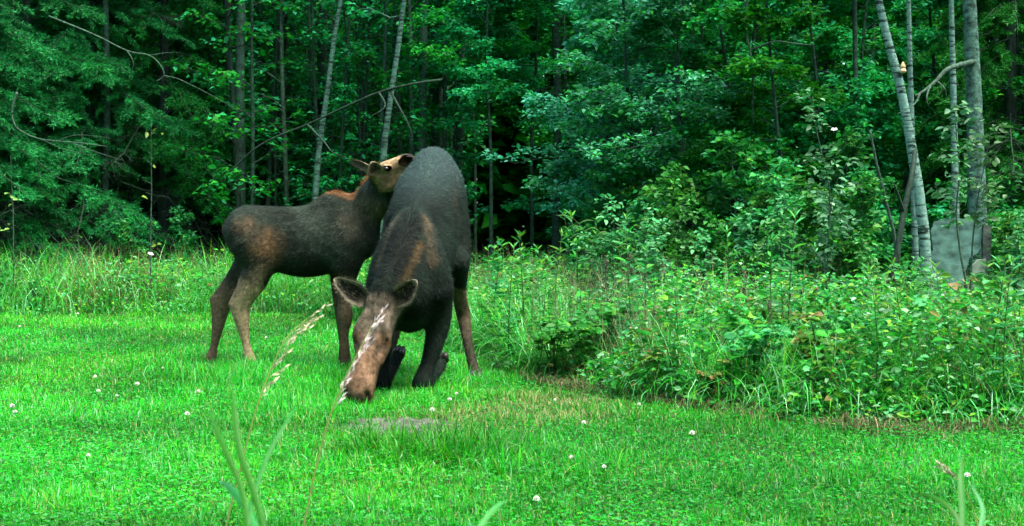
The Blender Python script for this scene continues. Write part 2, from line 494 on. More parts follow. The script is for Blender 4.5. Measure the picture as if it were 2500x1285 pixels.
def coat(name, V, Q, N, C, parent, base, flow, rng, n, length, keep=None):
    """short hair lying along the flow direction, one child mesh"""
    A = V[Q]
    area = .5 * np.linalg.norm(np.cross(A[:, 2] - A[:, 0], A[:, 3] - A[:, 1]), axis=1)
    f = rng.choice(len(Q), n, p=area / area.sum())
    u = rng.random((n, 1)); v = rng.random((n, 1))
    bil = lambda X: X[Q[f, 0]] * (1 - u) * (1 - v) + X[Q[f, 1]] * u * (1 - v) + X[Q[f, 2]] * u * v + X[Q[f, 3]] * (1 - u) * v
    P = bil(V); Nn = unit(bil(N)); c = bil(C); Ln = length(P)
    fl = flow(P); fl = unit(fl - Nn * (fl * Nn).sum(1, keepdims=True)) + rng.standard_normal((n, 3)) * .25
    d = unit(fl + Nn * .42)
    s = unit(np.cross(d, Nn))
    w = .0019
    L = (Ln * rng.uniform(.6, 1.3, n))[:, None]
    cl = vnoise(P[:, 0] * 1.0 + P[:, 1] * .6, P[:, 2] + P[:, 1] * .5, 42, 2) + .7 * vnoise(P[:, 0] - P[:, 1], P[:, 2] * .5, 75, 5)
    c = np.clip(c * np.exp(rng.standard_normal((n, 1)) * .28 + .95 * (cl[:, None] - .85)) * 1.0, 0, 1)
    L = L * (.6 + .6 * cl)[:, None]
    P = P - Nn * .003
    v3 = np.stack([P - s * w, P + s * w, P + d * L - Nn * L * .12], 1).reshape(-1, 3)
    bag = Bag(); bag.add(v3, np.arange(3 * n).reshape(-1, 3), None, np.repeat(c, 3, 0))
    o = put(name, bag.mesh(name, M_HAIR, False, base), parent)
    o['kind'] = 'stuff'
    return o

def ear(parent, base, root, tip, face, width, inside, outside, rim, cup=.55):
    """cupped ear with thickness: opens towards face"""
    root = np.asarray(root); tip = np.asarray(tip); A = tip - root; L = np.linalg.norm(A); A = A / L
    Nf = np.asarray(face, float); Nf = unit(Nf - A * (A @ Nf)); S = np.cross(A, Nf)
    nu, nv = 12, 9
    u = np.linspace(0, 1, nu); v = np.linspace(-1, 1, nv)
    U, Vv = np.meshgrid(u, v, indexing='ij')
    w = width * .5 * np.where(U < .5, .30 + .70 * np.sin(np.clip(U / .5, 0, 1) * np.pi / 2) ** 1.1, np.sqrt(np.clip(1 - (np.clip(U - .5, 0, 1) / .503) ** 1.2, .004, 1)))
    ang = Vv * (1.25 - .5 * U)
    P = root + A * (L * U)[..., None] + S * (w * np.sin(ang) / np.sin(1.25))[..., None] + Nf * (w * (1 - np.cos(ang)) * cup * 1.6)[..., None]
    back = P - Nf * .010 - (S * (w * .04)[..., None]) * np.sign(Vv)[..., None] * 0
    bag = Bag()
    i = np.arange(nu - 1)[:, None] * nv; j = np.arange(nv - 1)[None, :]
    q = np.stack([i + j, i + j + 1, i + nv + j + 1, i + nv + j], -1).reshape(-1, 4)
    o_ = nu * nv
    edge = [k * nv for k in range(nu)] + [(nu - 1) * nv + k for k in range(1, nv)] + [k * nv + nv - 1 for k in range(nu - 2, -1, -1)]
    e = np.array(edge)
    rimq = np.stack([e[:-1], e[1:], e[1:] + o_, e[:-1] + o_], 1)
    m = np.clip((np.abs(Vv) - .55) / .35, 0, 1); m = np.maximum(m, np.clip((U - .86) / .1, 0, 1)); m = np.maximum(m, .75 * np.clip((.3 - U) / .2, 0, 1))
    ci = np.asarray(inside) * (1 - m[..., None]) + np.asarray(rim) * m[..., None]
    m2 = np.clip((np.abs(Vv) - .8) / .2, 0, 1)
    co = np.asarray(outside) * (1 - m2[..., None]) + np.asarray(rim) * m2[..., None]
    bag.add(np.concatenate([P.reshape(-1, 3), back.reshape(-1, 3)]), None, np.concatenate([q, q[:, ::-1] + o_, rimq]), np.concatenate([ci.reshape(-1, 3), co.reshape(-1, 3)]))
    # hair fringe along rim and inside
    rng = np.random.default_rng(int(abs(root[0] * 1e4)))
    n = 420
    uu = rng.random(n); vv = np.where(rng.random(n) < .6, np.sign(rng.random(n) - .5) * rng.uniform(.75, 1, n), rng.uniform(-1, 1, n))
    iu = np.clip((uu * (nu - 1)).astype(int), 0, nu - 1); iv = np.clip(((vv + 1) / 2 * (nv - 1)).round().astype(int), 0, nv - 1)
    p0 = P[iu, iv] + A * (rng.uniform(-.5, .5, n) * L / nu)[:, None] + S * (rng.uniform(-.5, .5, n) * width / nv)[:, None]; d = unit(A * .8 + Nf * .35 + S * (vv * .5)[:, None] + rng.standard_normal((n, 3)) * .2)
    s = unit(np.cross(d, Nf)); l = (rng.uniform(.012, .032, n))[:, None]
    cc = np.asarray(rim) * rng.uniform(.4, 1.2, (n, 1))
    bag.add(np.stack([p0 - s * .0014, p0 + s * .0014, p0 + d * l], 1).reshape(-1, 3), np.arange(3 * n).reshape(-1, 3), None, np.repeat(cc, 3, 0))
    return put('ear', bag.mesh('ear', M_FUR, True, base), parent)

def ball(name, parent, base, c, r, col, mat, stretch=(1, 1, 1)):
    nu, nv = 10, 12
    th = np.linspace(.02, np.pi - .02, nu); ph = np.linspace(0, 2 * np.pi, nv, endpoint=False)
    T, Pp = np.meshgrid(th, ph, indexing='ij')
    v = np.asarray(c) + r * np.stack([np.sin(T) * np.cos(Pp) * stretch[0], np.sin(T) * np.sin(Pp) * stretch[1], np.cos(T) * stretch[2]], -1)
    i = np.arange(nu - 1)[:, None] * nv; j = np.arange(nv)[None, :]; k = (j + 1) % nv
    q = np.stack([i + j, i + nv + j, i + nv + k, i + k], -1).reshape(-1, 4)
    b = Bag(); b.add(v.reshape(-1, 3), None, q, col)
    return put(name, b.mesh(name, mat, True, base), parent)

def hoof(parent, base, p, d, up, size, col=(.018, .016, .014)):
    """cloven hoof: two claws side by side, pointing along d, top towards up"""
    d = unit(np.asarray(d, float)); up = unit(np.asarray(up, float) - d * (np.asarray(up, float) @ d)); s = np.cross(d, up)
    bag = Bag()
    for sg in (-1, 1):
        prof = [(-.55, .95, .40, .50), (-.5, .0, .42, .55), (0, .0, .44, .55), (.55, .0, .36, .5), (1.05, .0, .16, .3), (1.15, .05, .04, .16)]
        # stations along d: (pos, base height, half width, top height)
        rings = []
        for x, hb, hw, ht in [(-.55, 0, .36, 1.0), (-.1, 0, .42, 1.05), (.4, 0, .40, .8), (.85, 0, .28, .45), (1.15, .02, .10, .16)]:
            cx = np.asarray(p) + d * x * size + s * sg * (.40 - .16 * max(x, 0)) * size
            ring = [(-hw, hb), (hw, hb), (hw * .95, ht * .55), (hw * .5, ht), (-hw * .5, ht), (-hw * .95, ht * .55)]
            rings.append([cx + s * a * size + up * b * size for a, b in ring])
        v = np.array(rings).reshape(-1, 3); m = 6; n = len(rings)
        i = np.arange(n - 1)[:, None] * m; j = np.arange(m)[None, :]; k = (j + 1) % m
        q = np.stack([i + j, i + k, i + m + k, i + m + j], -1).reshape(-1, 4)
        t = [[0, 2, 1], [0, 3, 2], [0, 4, 3], [0, 5, 4]] + [[(n - 1) * m + a for a in tr] for tr in ([0, 1, 2], [0, 2, 3], [0, 3, 4], [0, 4, 5])]
        bag.add(v, t, q, col)
    return put('hoof', bag.mesh('hoof', M_HOOF, False, base), parent)

# ---- the cow: kneels on her wrists, rump up, muzzle in the grass, facing the camera
def build_cow():
    rng = np.random.default_rng(41)
    b = Body((-1.36, 8.15, -.02), (-.05, 10.95, 1.86), .0125)
    X = (1, 0, 0)
    # trunk
    b.stroke([(-.60, 10.50, 1.30, .25, .62), (-.597, 10.28, 1.385, .315, .60), (-.635, 9.95, 1.20, .335, .76), (-.66, 9.62, 1.00, .345, .77), (-.685, 9.32, .80, .305, .78), (-.70, 9.08, .70, .235, .80)], X, .06, 6)
    # spine and withers ridge
    b.stroke([(-.605, 10.35, 1.56, .12), (-.63, 9.95, 1.415, .11), (-.655, 9.62, 1.25, .10), (-.665, 9.36, 1.205, .075), (-.68, 9.20, 1.15, .065)], X, .12, 5)
    # haunches
    for sg, tw in ((1, .0), (-1, 0)):
        b.stroke([(-.60 + sg * .065, 10.36, 1.40, .165), (-.62 + sg * .12, 10.30, 1.15, .175), (-.62 + sg * .185, 10.16, .90, .125)], X, .10, 5)
        # shoulder blades, standing out beside the neck
        b.stroke([(-.672 + sg * .050, 9.25, 1.175, .055), (-.682 + sg * .115, 9.12, 1.03, .075), (-.687 + sg * .165, 9.06, .88, .090), (-.69 + sg * .190, 9.07, .70, .105)], X, .045, 5)
        # point of the hip
        b.stroke([(-.62 + sg * .12, 10.02, 1.43, .05), (-.62 + sg * .165, 9.98, 1.34, .055)], X, .12, 3)
        # hollow of the flank in front of the hip, crease behind the shoulder, hollow beside the neck
        b.stroke([(-.625 + sg * .285, 10.00, 1.30, .060), (-.635 + sg * .305, 9.90, 1.10, .050)], X, .10, 4, carve=True)
        b.stroke([(-.66 + sg * .235, 9.46, 1.14, .035), (-.67 + sg * .300, 9.42, .90, .040), (-.68 + sg * .285, 9.40, .66, .030)], X, .08, 4, carve=True)
        b.stroke([(-.70 + sg * .125, 8.96, 1.06, .035), (-.73 + sg * .175, 8.86, .86, .040), (-.76 + sg * .17, 8.82, .70, .030)], X, .07, 4, carve=True)
    # brisket
    b.stroke([(-.70, 9.15, .66, .19, .85), (-.70, 9.22, .56, .14, .9)], X, .10, 4)
    # neck: broad at the base, mane ridge on top
    b.stroke([(-.69, 9.22, .98, .20, .80), (-.735, 9.02, .83, .185, .72), (-.79, 8.88, .71, .155, .75), (-.842, 8.82, .61, .125, .85)], X, .08, 6)
    b.stroke([(-.675, 9.16, 1.19, .055), (-.73, 8.95, .985, .055), (-.785, 8.80, .83, .045), (-.835, 8.74, .70, .04)], X, .06, 5)
    # left foreleg (right in the picture): forearm down to the wrist on the ground, cannon folded back
    k1 = np.array([-.605, 9.14, .065]); k2 = np.array([-.885, 9.20, .065])
    b.stroke([(-.525, 9.26, .70, .145, .85), (-.50, 9.30, .52, .112, .78), (-.525, 9.27, .36, .078, .9), (-.568, 9.20, .20, .055, .95), (-.60, 9.13, .085, .068), (*k1, .066)], X, .06, 5)
    b.stroke([(*k1, .055), (-.575, 9.26, .055, .042), (-.535, 9.44, .10, .036), (-.505, 9.535, .15, .042), (-.495, 9.58, .175, .036)], X, .03, 5)
    b.stroke([(-.86, 9.26, .68, .145, .85), (-.875, 9.30, .50, .112, .78), (-.885, 9.28, .34, .075, .9), (-.888, 9.24, .19, .053), (-.887, 9.19, .085, .066), (*k2, .064)], X, .06, 5)
    b.stroke([(*k2, .053), (-.87, 9.30, .06, .042), (-.835, 9.46, .13, .036), (-.815, 9.54, .19, .042), (-.805, 9.58, .215, .036)], X, .03, 5)
    # hind legs: knee against the belly, hock behind, steep shank
    hl = [W(1112, 640, 10.05), W(1120, 715, 10.22), W(1131, 768, 10.33), W(1141, 830, 10.22), W(1152, 880, 10.10), W(1160, 908, 10.04)]
    b.stroke([(*hl[0], .105), (*hl[1], .058), (*hl[2], .054), (*hl[3], .038), (*hl[4], .037), (*hl[5], .040)], X, .04, 5)
    hr = [np.array([-.63 - (p[0] + .63) * .92, p[1] + .06, p[2]]) for p in hl]
    b.stroke([(*hr[0], .105), (*hr[1], .058), (*hr[2], .054), (*hr[3], .038), (*hr[4], .037), (*hr[5], .040)], X, .04, 5)
    # head: axis from poll to muzzle
    p0 = np.array([-.848, 8.80, .625]); p1 = np.array([-.962, 8.47, .045])
    d = unit(p1 - p0); Lh = np.linalg.norm(p1 - p0)
    side = unit(np.array([1, -.36, -.17])); side = unit(side - d * (side @ d)); nrm = np.cross(side, d)   # face normal
    if nrm[1] > 0: nrm = -nrm
    H = lambda t, s=0, n=0: p0 + d * Lh * t + side * s + nrm * n
    b.stroke([(*H(.0, 0, -.02), .105, 1.0), (*H(.16, 0, -.015), .112, .98), (*H(.34, 0, -.02), .112, .88), (*H(.52, 0, -.012), .090, .86), (*H(.70, 0, -.002), .078, .98), (*H(.86, 0, .004), .084, 1.02), (*H(.98, 0, -.012), .070, 1.0)], side, .03, 5)
    b.stroke([(*H(.06, 0, -.13), .085, .9), (*H(.30, 0, -.125), .085, .85), (*H(.55, 0, -.09), .055, .9), (*H(.80, 0, -.065), .050, 1.0), (*H(.93, 0, -.06), .045, 1.1)], side, .06, 5)       # lower jaw
    b.stroke([(*H(.40, 0, .055), .040, .8), (*H(.62, 0, .052), .045, .85), (*H(.82, 0, .062), .050, 1.0), (*H(.95, 0, .045), .045, 1.1)], side, .04, 4)      # bridge of the nose, overhanging lip
    for sg in (-1, 1):
        b.stroke([(*H(.18, sg * .060, .062), .032), (*H(.30, sg * .094, .046), .034), (*H(.37, sg * .104, .020), .030), (*H(.43, sg * .088, .002), .026)], side, .03, 4)     # brow and eye socket
        b.stroke([(*H(.42, sg * .082, -.03), .035), (*H(.58, sg * .068, -.02), .028)], side, .04, 3)           # cheek bone
        b.stroke([(*H(.86, sg * .058, .050), .036), (*H(.95, sg * .060, .022), .034)], side, .03, 3)           # nostril flare
        b.stroke([(*H(.0, sg * .075, -.03), .05), (*H(-.05, sg * .10, -.03), .045)], side, .03, 3)           # ear burr
        b.stroke([(*H(.95, sg * .066, .052), .014), (*H(.99, sg * .078, .030), .011)], side, .012, 3, carve=True)
        b.stroke([(*H(.455, sg * .098, .035), .014), (*H(.50, sg * .075, .050), .012)], side, .02, 3, carve=True)   # hollow below the eye
    b.stroke([(*H(.24, 0, .105), .030, .8), (*H(.40, 0, .108), .034, .7), (*H(.50, 0, .105), .028, .7)], side, .04, 4, carve=True)     # dished forehead
    b.stroke([(*H(.62, -.085, -.055), .012), (*H(.80, -.085, -.040), .013), (*H(.93, -.07, -.030), .012)], side, .015, 3, carve=True)     # corner of the mouth
    b.stroke([(*H(.62, .085, -.055), .012), (*H(.80, .085, -.040), .013), (*H(.93, .07, -.030), .012)], side, .015, 3, carve=True)
    b.stroke([(*H(.02, -.045, .075), .026), (*H(.03, .045, .075), .026)], side, .05, 3)           # crown between the ears
    V, Q, N = b.surface(2)
    # colour of the coat
    c = np.tile(np.array([.0064, .0125, .0085]), (len(V), 1))
    nz = vnoise(V[:, 0] + V[:, 2], V[:, 1] - V[:, 2], 5) - .5
    c *= (1 + .9 * nz)[:, None]
    c = mixc(c, (.024, .046, .042), .9 * np.clip((V[:, 2] - 1.28) / .3, 0, 1))                     # cool sheen of the sky painted on rump and back
    for p, r, a in [((-.47, 9.9, 1.22), .24, .45), ((-.50, 10.1, 1.45), .18, .35)]:
        c = mixc(c, (.050, .036, .022), a * near(V, p, r) * np.clip(.3 + 1.4 * vnoise(V[:, 2], V[:, 1], 9, 3), 0, 1))
    c = mixc(c, (.075, .056, .032), .8 * seg_near(V, (-.60, 9.15, 1.18), (-.53, 9.00, .90), .060))   # brown shoulder ridges, light from above painted in
    c = mixc(c, (.075, .068, .044), .85 * seg_near(V, (-.75, 9.15, 1.17), (-.85, 8.98, .86), .065))
    c = mixc(c, (.070, .044, .018), .9 * seg_near(V, (-.63, 9.0, 1.0), (-.73, 8.78, .76), .055))
    c = mixc(c, (.004, .005, .004), .9 * seg_near(V, (-.68, 9.05, 1.13), (-.77, 8.80, .86), .07))   # dark mane
    tt = ((V - p0) @ d) / Lh; rel = V - p0 - ((V - p0) @ d)[:, None] * d
    sN = rel @ nrm; sS = rel @ side
    hm = np.clip((tt + .06) / .1, 0, 1) * (np.linalg.norm(rel, axis=1) < .24) * (V[:, 1] < 9.0)
    front = np.clip((sN + .10) / .07, 0, 1)
    c = mixc(c, (.088, .072, .050), hm * front * .95)                                         # greyish brown face
    c = mixc(c, (.118, .070, .040), hm * front * np.clip((tt - .30) / .25, 0, 1) * .9)        # warm brown nose
    c = mixc(c, (.15, .080, .044), hm * front * np.clip(1 - np.abs(tt - .40) / .08, 0, 1) * np.clip((np.abs(sS) - .05) / .03, 0, 1))
    c = mixc(c, (.035, .030, .022), hm * np.clip((tt - .94) / .05, 0, 1) * np.clip((sN - .0) / .03, 0, 1) * .8)
    c = mixc(c, (.13, .105, .08), hm * front * np.clip(1 - np.abs(tt - .06) / .1, 0, 1) * .6)
    for sg in (-1, 1):
        c = mixc(c, (.012, .010, .008), .95 * near(V, H(.385, sg * .104, .030), .040))          # dark rim of the eye
        c = mixc(c, (.035, .028, .020), .8 * seg_near(V, H(.44, sg * .09, .03), H(.56, sg * .06, .06), .028))  # shade painted into the hollow below the eye
        c = mixc(c, (.010, .009, .008), .95 * near(V, H(.96, sg * .066, .045), .034))           # nostril
    c = mixc(c, (.055, .046, .034), .75 * seg_near(V, H(.22, 0, .09), H(.46, 0, .085), .045))    # shade painted into the brow hollow between the eyes
    c = mixc(c, (.075, .045, .027), .6 * seg_near(V, H(.60, .075, -.02), H(.90, .085, -.02), .05))  # shaded side of the muzzle painted darker
    c *= (1 + .7 * hm * (vnoise(V[:, 0] * 3 + V[:, 2], V[:, 1] - V[:, 2] * 2, 17, 5) - .5))[:, None]
    low = V[:, 2] < .66
    hind = low & (V[:, 1] > 9.75)
    c = mixc(c, (.11, .085, .050), hind * (.20 + .6 * np.clip((V[:, 2] - .25) / .3, 0, 1)))
    c = mixc(c, (.14, .11, .08), .6 * seg_near(V, (-.875, 9.32, .05), (-.84, 9.46, .12), .05))
    base = np.array([-.65, 9.6, 0.0])
    root = empty('moose_cow', base)
    tag(root, 'dark brown cow moose kneeling on its front legs with muzzle in the grass', 'moose')
    bg_ = Bag(); bg_.add(V, None, Q, c)
    body = put('body', bg_.mesh('moose_cow_body', M_FUR, True, base), root)
    def flow(P):
        f = np.tile(np.array([0, .75, -.55]), (len(P), 1))
        hd = (((P - p0) @ d) / Lh > -.05) & (P[:, 1] < 8.95)
        f[hd] = -d + np.array([0, 0, .0])
        f[P[:, 2] < .6] = np.where(hd[P[:, 2] < .6][:, None], -d, np.array([0, .1, -1.0]))
        return f
    def length(P):
        l = np.full(len(P), .028)
        hd = (((P - p0) @ d) / Lh > .1) & (P[:, 1] < 8.95)
        l[hd] = .010
        m = seg_near(P, (-.68, 9.10, 1.17), (-.80, 8.78, .78), .09)
        return l + .05 * m
    coat('coat_hair', V, Q, N, c, root, base, flow, rng, 110000, length)
    inn, outc, rim = (.012, .012, .009), (.04, .035, .024), (.22, .20, .135)
    ear(root, base, H(-.01, -.085, -.02), W(815, 681, 8.78), (.35, -1, -.10), .165, inn, outc, rim)
    ear(root, base, H(.0, .10, .01), W(1017, 685, 8.68), (-.25, -1, -.05), .165, inn, outc, rim)
    for sg in (-1, 1):
        ey = ball('eye', root, base, H(.380, sg * .106, .030), .019, (.006, .005, .004), M_EYE)
        ball('eyelid', ey, base, H(.362, sg * .106, .036), .0205, (.055, .042, .030), M_FUR)
    for k, q, dd, up in ((k1, (-.493, 9.60, .185), (.1, .9, .55), (0, -.5, .8)), (k2, (-.80, 9.60, .225), (.25, .55, .75), (0, -.8, .6))):
        hoof(root, base, np.array(q), dd, up, .058)
    for hp in (hl[5], hr[5]):
        hoof(root, base, (hp[0] + .005, hp[1] - .03, .0), (.18, -1, -.05), (0, 0, 1), .062)
    tb = Bag(); tube(tb, catmull([(-.63, 10.70, 1.42), (-.63, 10.78, 1.36), (-.63, 10.80, 1.26)], 4), [.03, .032, .03, .03, .028, .025, .02, .015, .008], 8, (.05, .045, .04))
    put('tail', tb.mesh('tail', M_FUR, True, base), root)
    return root

# ---- the calf: stands in profile, chin up on its mother's flank
def build_calf():
    rng = np.random.default_rng(43)
    b = Body((-2.55, 10.1, -.02), (-.72, 11.15, 1.80), .0115)
    yaw = unit(np.array([1, -.27, 0])); S = np.array([-yaw[1], yaw[0], 0])    # side axis points away from the camera
    Yc = lambda px: 10.62 - (px - 700) / 200 * .165
    def B(px, py, off=0, Yo=0):
        return W(px, py, Yc(px) + off + Yo)
    k = 1 / 312.0
    b.stroke([(*B(580, 560), 36 * k, .82), (*B(612, 570), 60 * k, .66), (*B(672, 586), 73 * k, .60), (*B(745, 596), 81 * k, .60), (*B(810, 578), 84 * k, .56), (*B(862, 578), 64 * k, .58), (*B(890, 592), 36 * k, .8)], S, .04, 6)
    b.stroke([(*B(600, 530), 24 * k), (*B(680, 528), 18 * k), (*B(760, 522), 18 * k), (*B(806, 496), 24 * k), (*B(838, 494), 22 * k), (*B(862, 506), 20 * k)], S, .07, 5)     # spine, withers
    for sg in (-1, 1):
        o = sg * .085
        b.stroke([(*B(603, 560, o), 46 * k, .8), (*B(622, 600, o), 54 * k, .75), (*B(640, 632, o), 38 * k, .8)], S, .06, 5)        # thigh
        b.stroke([(*B(836, 530, sg * .075), 30 * k, .7), (*B(846, 590, sg * .09), 44 * k, .7), (*B(846, 640, sg * .085), 34 * k, .8)], S, .05, 5)      # shoulder
    # near hind leg
    n = -.085
    b.stroke([(*B(640, 632, n), 36 * k, .8), (*B(622, 678, n), 35 * k, .8), (*B(602, 716, n), 28 * k, .8), (*B(587, 750, n), 25 * k, .72), (*B(592, 792, n), 17 * k, .85), (*B(601, 840, n), 10 * k), (*B(610, 876, n), 13.5 * k), (*B(614, 896, n), 12 * k)], S, .03, 5)
    b.stroke([(*B(592, 700, n), 10 * k), (*B(568, 743, n), 10 * k)], S, .025, 3)        # heel cord
    # far hind leg, set back
    f = .11
    b.stroke([(*B(612, 628, f), 34 * k, .8), (*B(584, 676, f), 30 * k, .8), (*B(556, 716, f), 26 * k, .8), (*B(540, 746, f), 25 * k, .72), (*B(533, 790, f), 17 * k, .85), (*B(524, 840, f), 10 * k), (*B(516, 872, f), 13.5 * k), (*B(512, 888, f), 12 * k)], S, .03, 5)
    b.stroke([(*B(552, 696, f), 9 * k), (*B(521, 733, f), 10 * k)], S, .025, 3)
    # forelegs
    b.stroke([(*B(848, 640, -.085), 33 * k, .75), (*B(845, 690, -.085), 23 * k, .8), (*B(841, 735, -.085), 16.5 * k, .9), (*B(842, 772, -.085), 19.5 * k, .9), (*B(839, 815, -.085), 12 * k), (*B(838, 865, -.085), 11 * k), (*B(837, 891, -.085), 15 * k), (*B(836, 908, -.085), 13 * k)], S, .03, 5)
    b.stroke([(*B(838, 640, .085), 32 * k, .75), (*B(829, 690, .085), 22 * k, .8), (*B(830, 735, .085), 17 * k, .9), (*B(836, 772, .085), 17.5 * k, .9), (*B(838, 815, .085), 13 * k), (*B(842, 862, .085), 12.5 * k), (*B(846, 890, .085), 13 * k)], S, .03, 5)
    # neck and head
    nk = [(*W(858, 556, 10.48), 58 * k, .62), (*W(895, 508, 10.43), 47 * k, .62), (*W(924, 472, 10.34), 42 * k, .68), (*W(937, 442, 10.28), 34 * k, .8)]
    b.stroke(nk, S, .05, 6)
    p0 = W(924, 428, 10.20); p1 = W(982, 398, 10.15)
    d = unit(p1 - p0); Lh = np.linalg.norm(p1 - p0) + .045
    upv = np.array([-.45, -.25, 1.0]); nrm = unit(upv - d * (upv @ d)); side = np.cross(d, nrm)
    if side[1] > 0: side = -side       # side points to the camera
    H = lambda t, s=0, n_=0: p0 + d * Lh * t + side * s + nrm * n_
    b.stroke([(*H(.0, 0, -.005), .078, .85), (*H(.25, 0, -.005), .080, .82), (*H(.5, 0, .0), .068, .80), (*H(.75, 0, .002), .058, .92), (*H(.95, 0, .0), .056, .98), (*H(1.06, 0, -.008), .046, 1)], side, .02, 5)
    b.stroke([(*H(.1, 0, -.095), .066, .85), (*H(.4, 0, -.100), .060, .8), (*H(.75, 0, -.075), .042, .95), (*H(.97, 0, -.058), .035, 1.1)], side, .035, 4)
    for sg in (-1, 1):
        b.stroke([(*H(.30, sg * .055, .040), .020), (*H(.46, sg * .064, .018), .020)], side, .025, 3)
        b.stroke([(*H(-.05, sg * .055, .03), .03), (*H(-.10, sg * .07, .04), .028)], side, .025, 3)
        b.stroke([(*H(.99, sg * .050, .022), .010), (*H(1.03, sg * .052, .008), .009)], side, .01, 3, carve=True)
    V, Q, N = b.surface(2)
    nz = vnoise(V[:, 0] * 1.0 + V[:, 2], V[:, 2] - V[:, 1], 7) - .5
    c = np.tile(np.array([.022, .033, .023]), (len(V), 1)) * (1 + 1.0 * nz)[:, None]
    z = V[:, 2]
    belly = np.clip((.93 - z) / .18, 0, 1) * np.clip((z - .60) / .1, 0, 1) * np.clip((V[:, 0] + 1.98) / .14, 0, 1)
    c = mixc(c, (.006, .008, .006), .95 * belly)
    P = lambda a, b_, Y=10.5: W(a, b_, Y)
    for a, r, col, m in [((655, 600), .17, (.105, .066, .032), .85), ((600, 555), .10, (.11, .072, .040), .7), ((850, 545), .16, (.065, .062, .040), .5), ((690, 520), .12, (.018, .020, .016), .6), ((770, 555), .2, (.044, .058, .044), .55), ((640, 660), .10, (.12, .09, .052), .7), ((590, 600), .10, (.012, .013, .010), .7)]:
        w = W(*a, Yc(a[0]) - .16)
        c = mixc(c, col, m * np.clip(1.2 * near(V, w * [1, 1, 1], r * 1.15) * (1 + 1.6 * (vnoise(V[:, 0] * 1.5, V[:, 2], 13, 8) - .5)), 0, 1))
    leg = np.clip((.80 + .12 * nz - z) / .22, 0, 1) ** 1.3 * np.where((V[:, 0] > -1.93) & (V[:, 0] < -1.45), 0, 1)
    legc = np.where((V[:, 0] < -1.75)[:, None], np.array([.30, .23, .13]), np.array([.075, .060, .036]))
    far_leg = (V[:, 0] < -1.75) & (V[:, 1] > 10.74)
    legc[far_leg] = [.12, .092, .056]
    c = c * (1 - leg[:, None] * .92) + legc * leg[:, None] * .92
    c = mixc(c, (.018, .016, .012), .8 * np.clip((.20 - z) / .12, 0, 1) * (V[:, 0] > -1.75))
    # throat and neck, rust mane, pale head
    c = mixc(c, (.12, .105, .064), .8 * seg_near(V, W(915, 500, 10.36), W(948, 520, 10.36), .15))
    for A, Bp in (((775, 508), (822, 470)), ((822, 470), (868, 478)), ((868, 478), (905, 428))):
        c = mixc(c, (.21, .105, .044), .85 * seg_near(V, W(*A, Yc(A[0]) if A[0] < 860 else 10.42), W(*Bp, Yc(Bp[0]) if Bp[0] < 860 else 10.42), .062))
    tt = ((V - p0) @ d) / Lh; rel = V - p0 - ((V - p0) @ d)[:, None] * d
    hm = np.clip((tt + .25) / .15, 0, 1) * (np.linalg.norm(rel, axis=1) < .16) * (z > 1.38)
    c = mixc(c, (.23, .155, .080), hm * .95)
    c = mixc(c, (.33, .24, .135), hm * np.clip((rel @ nrm - .015) / .03, 0, 1) * .7)
    c = mixc(c, (.035, .032, .028), hm * np.clip((tt - .86) / .08, 0, 1))
    base = np.array([-1.85, 10.6, 0.0])
    root = empty('moose_calf', base)
    tag(root, 'small brown moose calf with rusty mane standing beside the kneeling cow', 'moose')
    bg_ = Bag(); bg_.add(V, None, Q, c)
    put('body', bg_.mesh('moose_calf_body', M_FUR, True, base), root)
    def flow(Pp):
        f = np.tile(np.array([-.85, .1, -.45]), (len(Pp), 1))
        f[Pp[:, 2] < .7] = (0, 0, -1)
        nkk = seg_near(Pp, W(880, 520, 10.45), W(930, 440, 10.4), .25) > 0
        f[nkk] = (-.45, 0, -.9)
        return f
    def length(Pp):
        l = np.full(len(Pp), .028)
        hd = near(Pp, (p0 + p1) / 2, .18) > 0
        l[hd] = .010
        l[Pp[:, 2] < .6] = .013
        return l
    coat('coat_hair', V, Q, N, c, root, base, flow, rng, 85000, length)
    # upright rusty mane hair along the crest
    crest = catmull([W(772, 508, Yc(772)), W(800, 482, Yc(800)), W(826, 470, Yc(826)), W(850, 480, Yc(850)), W(874, 478, 10.44), W(892, 456, 10.41), W(906, 430, 10.39)], 10)
    n_ = 5200
    ii = rng.integers(0, len(crest), n_)
    pos = crest[ii] + np.stack([rng.standard_normal(n_) * .014, rng.standard_normal(n_) * .024, -np.abs(rng.standard_normal(n_)) * .022 - .008], 1)
    dd = unit(np.array([-.55, -.05, .75]) + rng.standard_normal((n_, 3)) * .22)
    ss = unit(np.cross(dd, [0, 1, 0]) + rng.standard_normal((n_, 3)) * .3)
    ll = rng.uniform(.022, .052, n_)[:, None]
    mb = Bag(); cc = np.array([.27, .135, .055]) * rng.uniform(.45, 1.3, (n_, 1))
    mb.add(np.stack([pos - ss * .0018, pos + ss * .0018, pos + dd * ll], 1).reshape(-1, 3), np.arange(3 * n_).reshape(-1, 3), None, np.repeat(cc, 3, 0))
    mo = put('mane', mb.mesh('mane', M_HAIR, False, base), root); mo['kind'] = 'stuff'; mo['label'] = 'short upright rusty brown mane'
    inn, outc, rim = (.04, .036, .022), (.12, .092, .054), (.34, .29, .18)
    ear(root, base, H(.06, .065, .02), W(908, 396, 10.06), (.25, -1, -.25), .135, inn, outc, rim)
    ear(root, base, H(-.10, -.05, .05), W(855, 392, 10.50), (.3, -1, -.35), .075, (.045, .04, .025), (.09, .075, .048), (.19, .16, .10))
    ball('eye', root, base, H(.40, .073, .024), .018, (.006, .005, .004), M_EYE)
    ball('eye', root, base, H(.40, -.073, .024), .018, (.006, .005, .004), M_EYE)
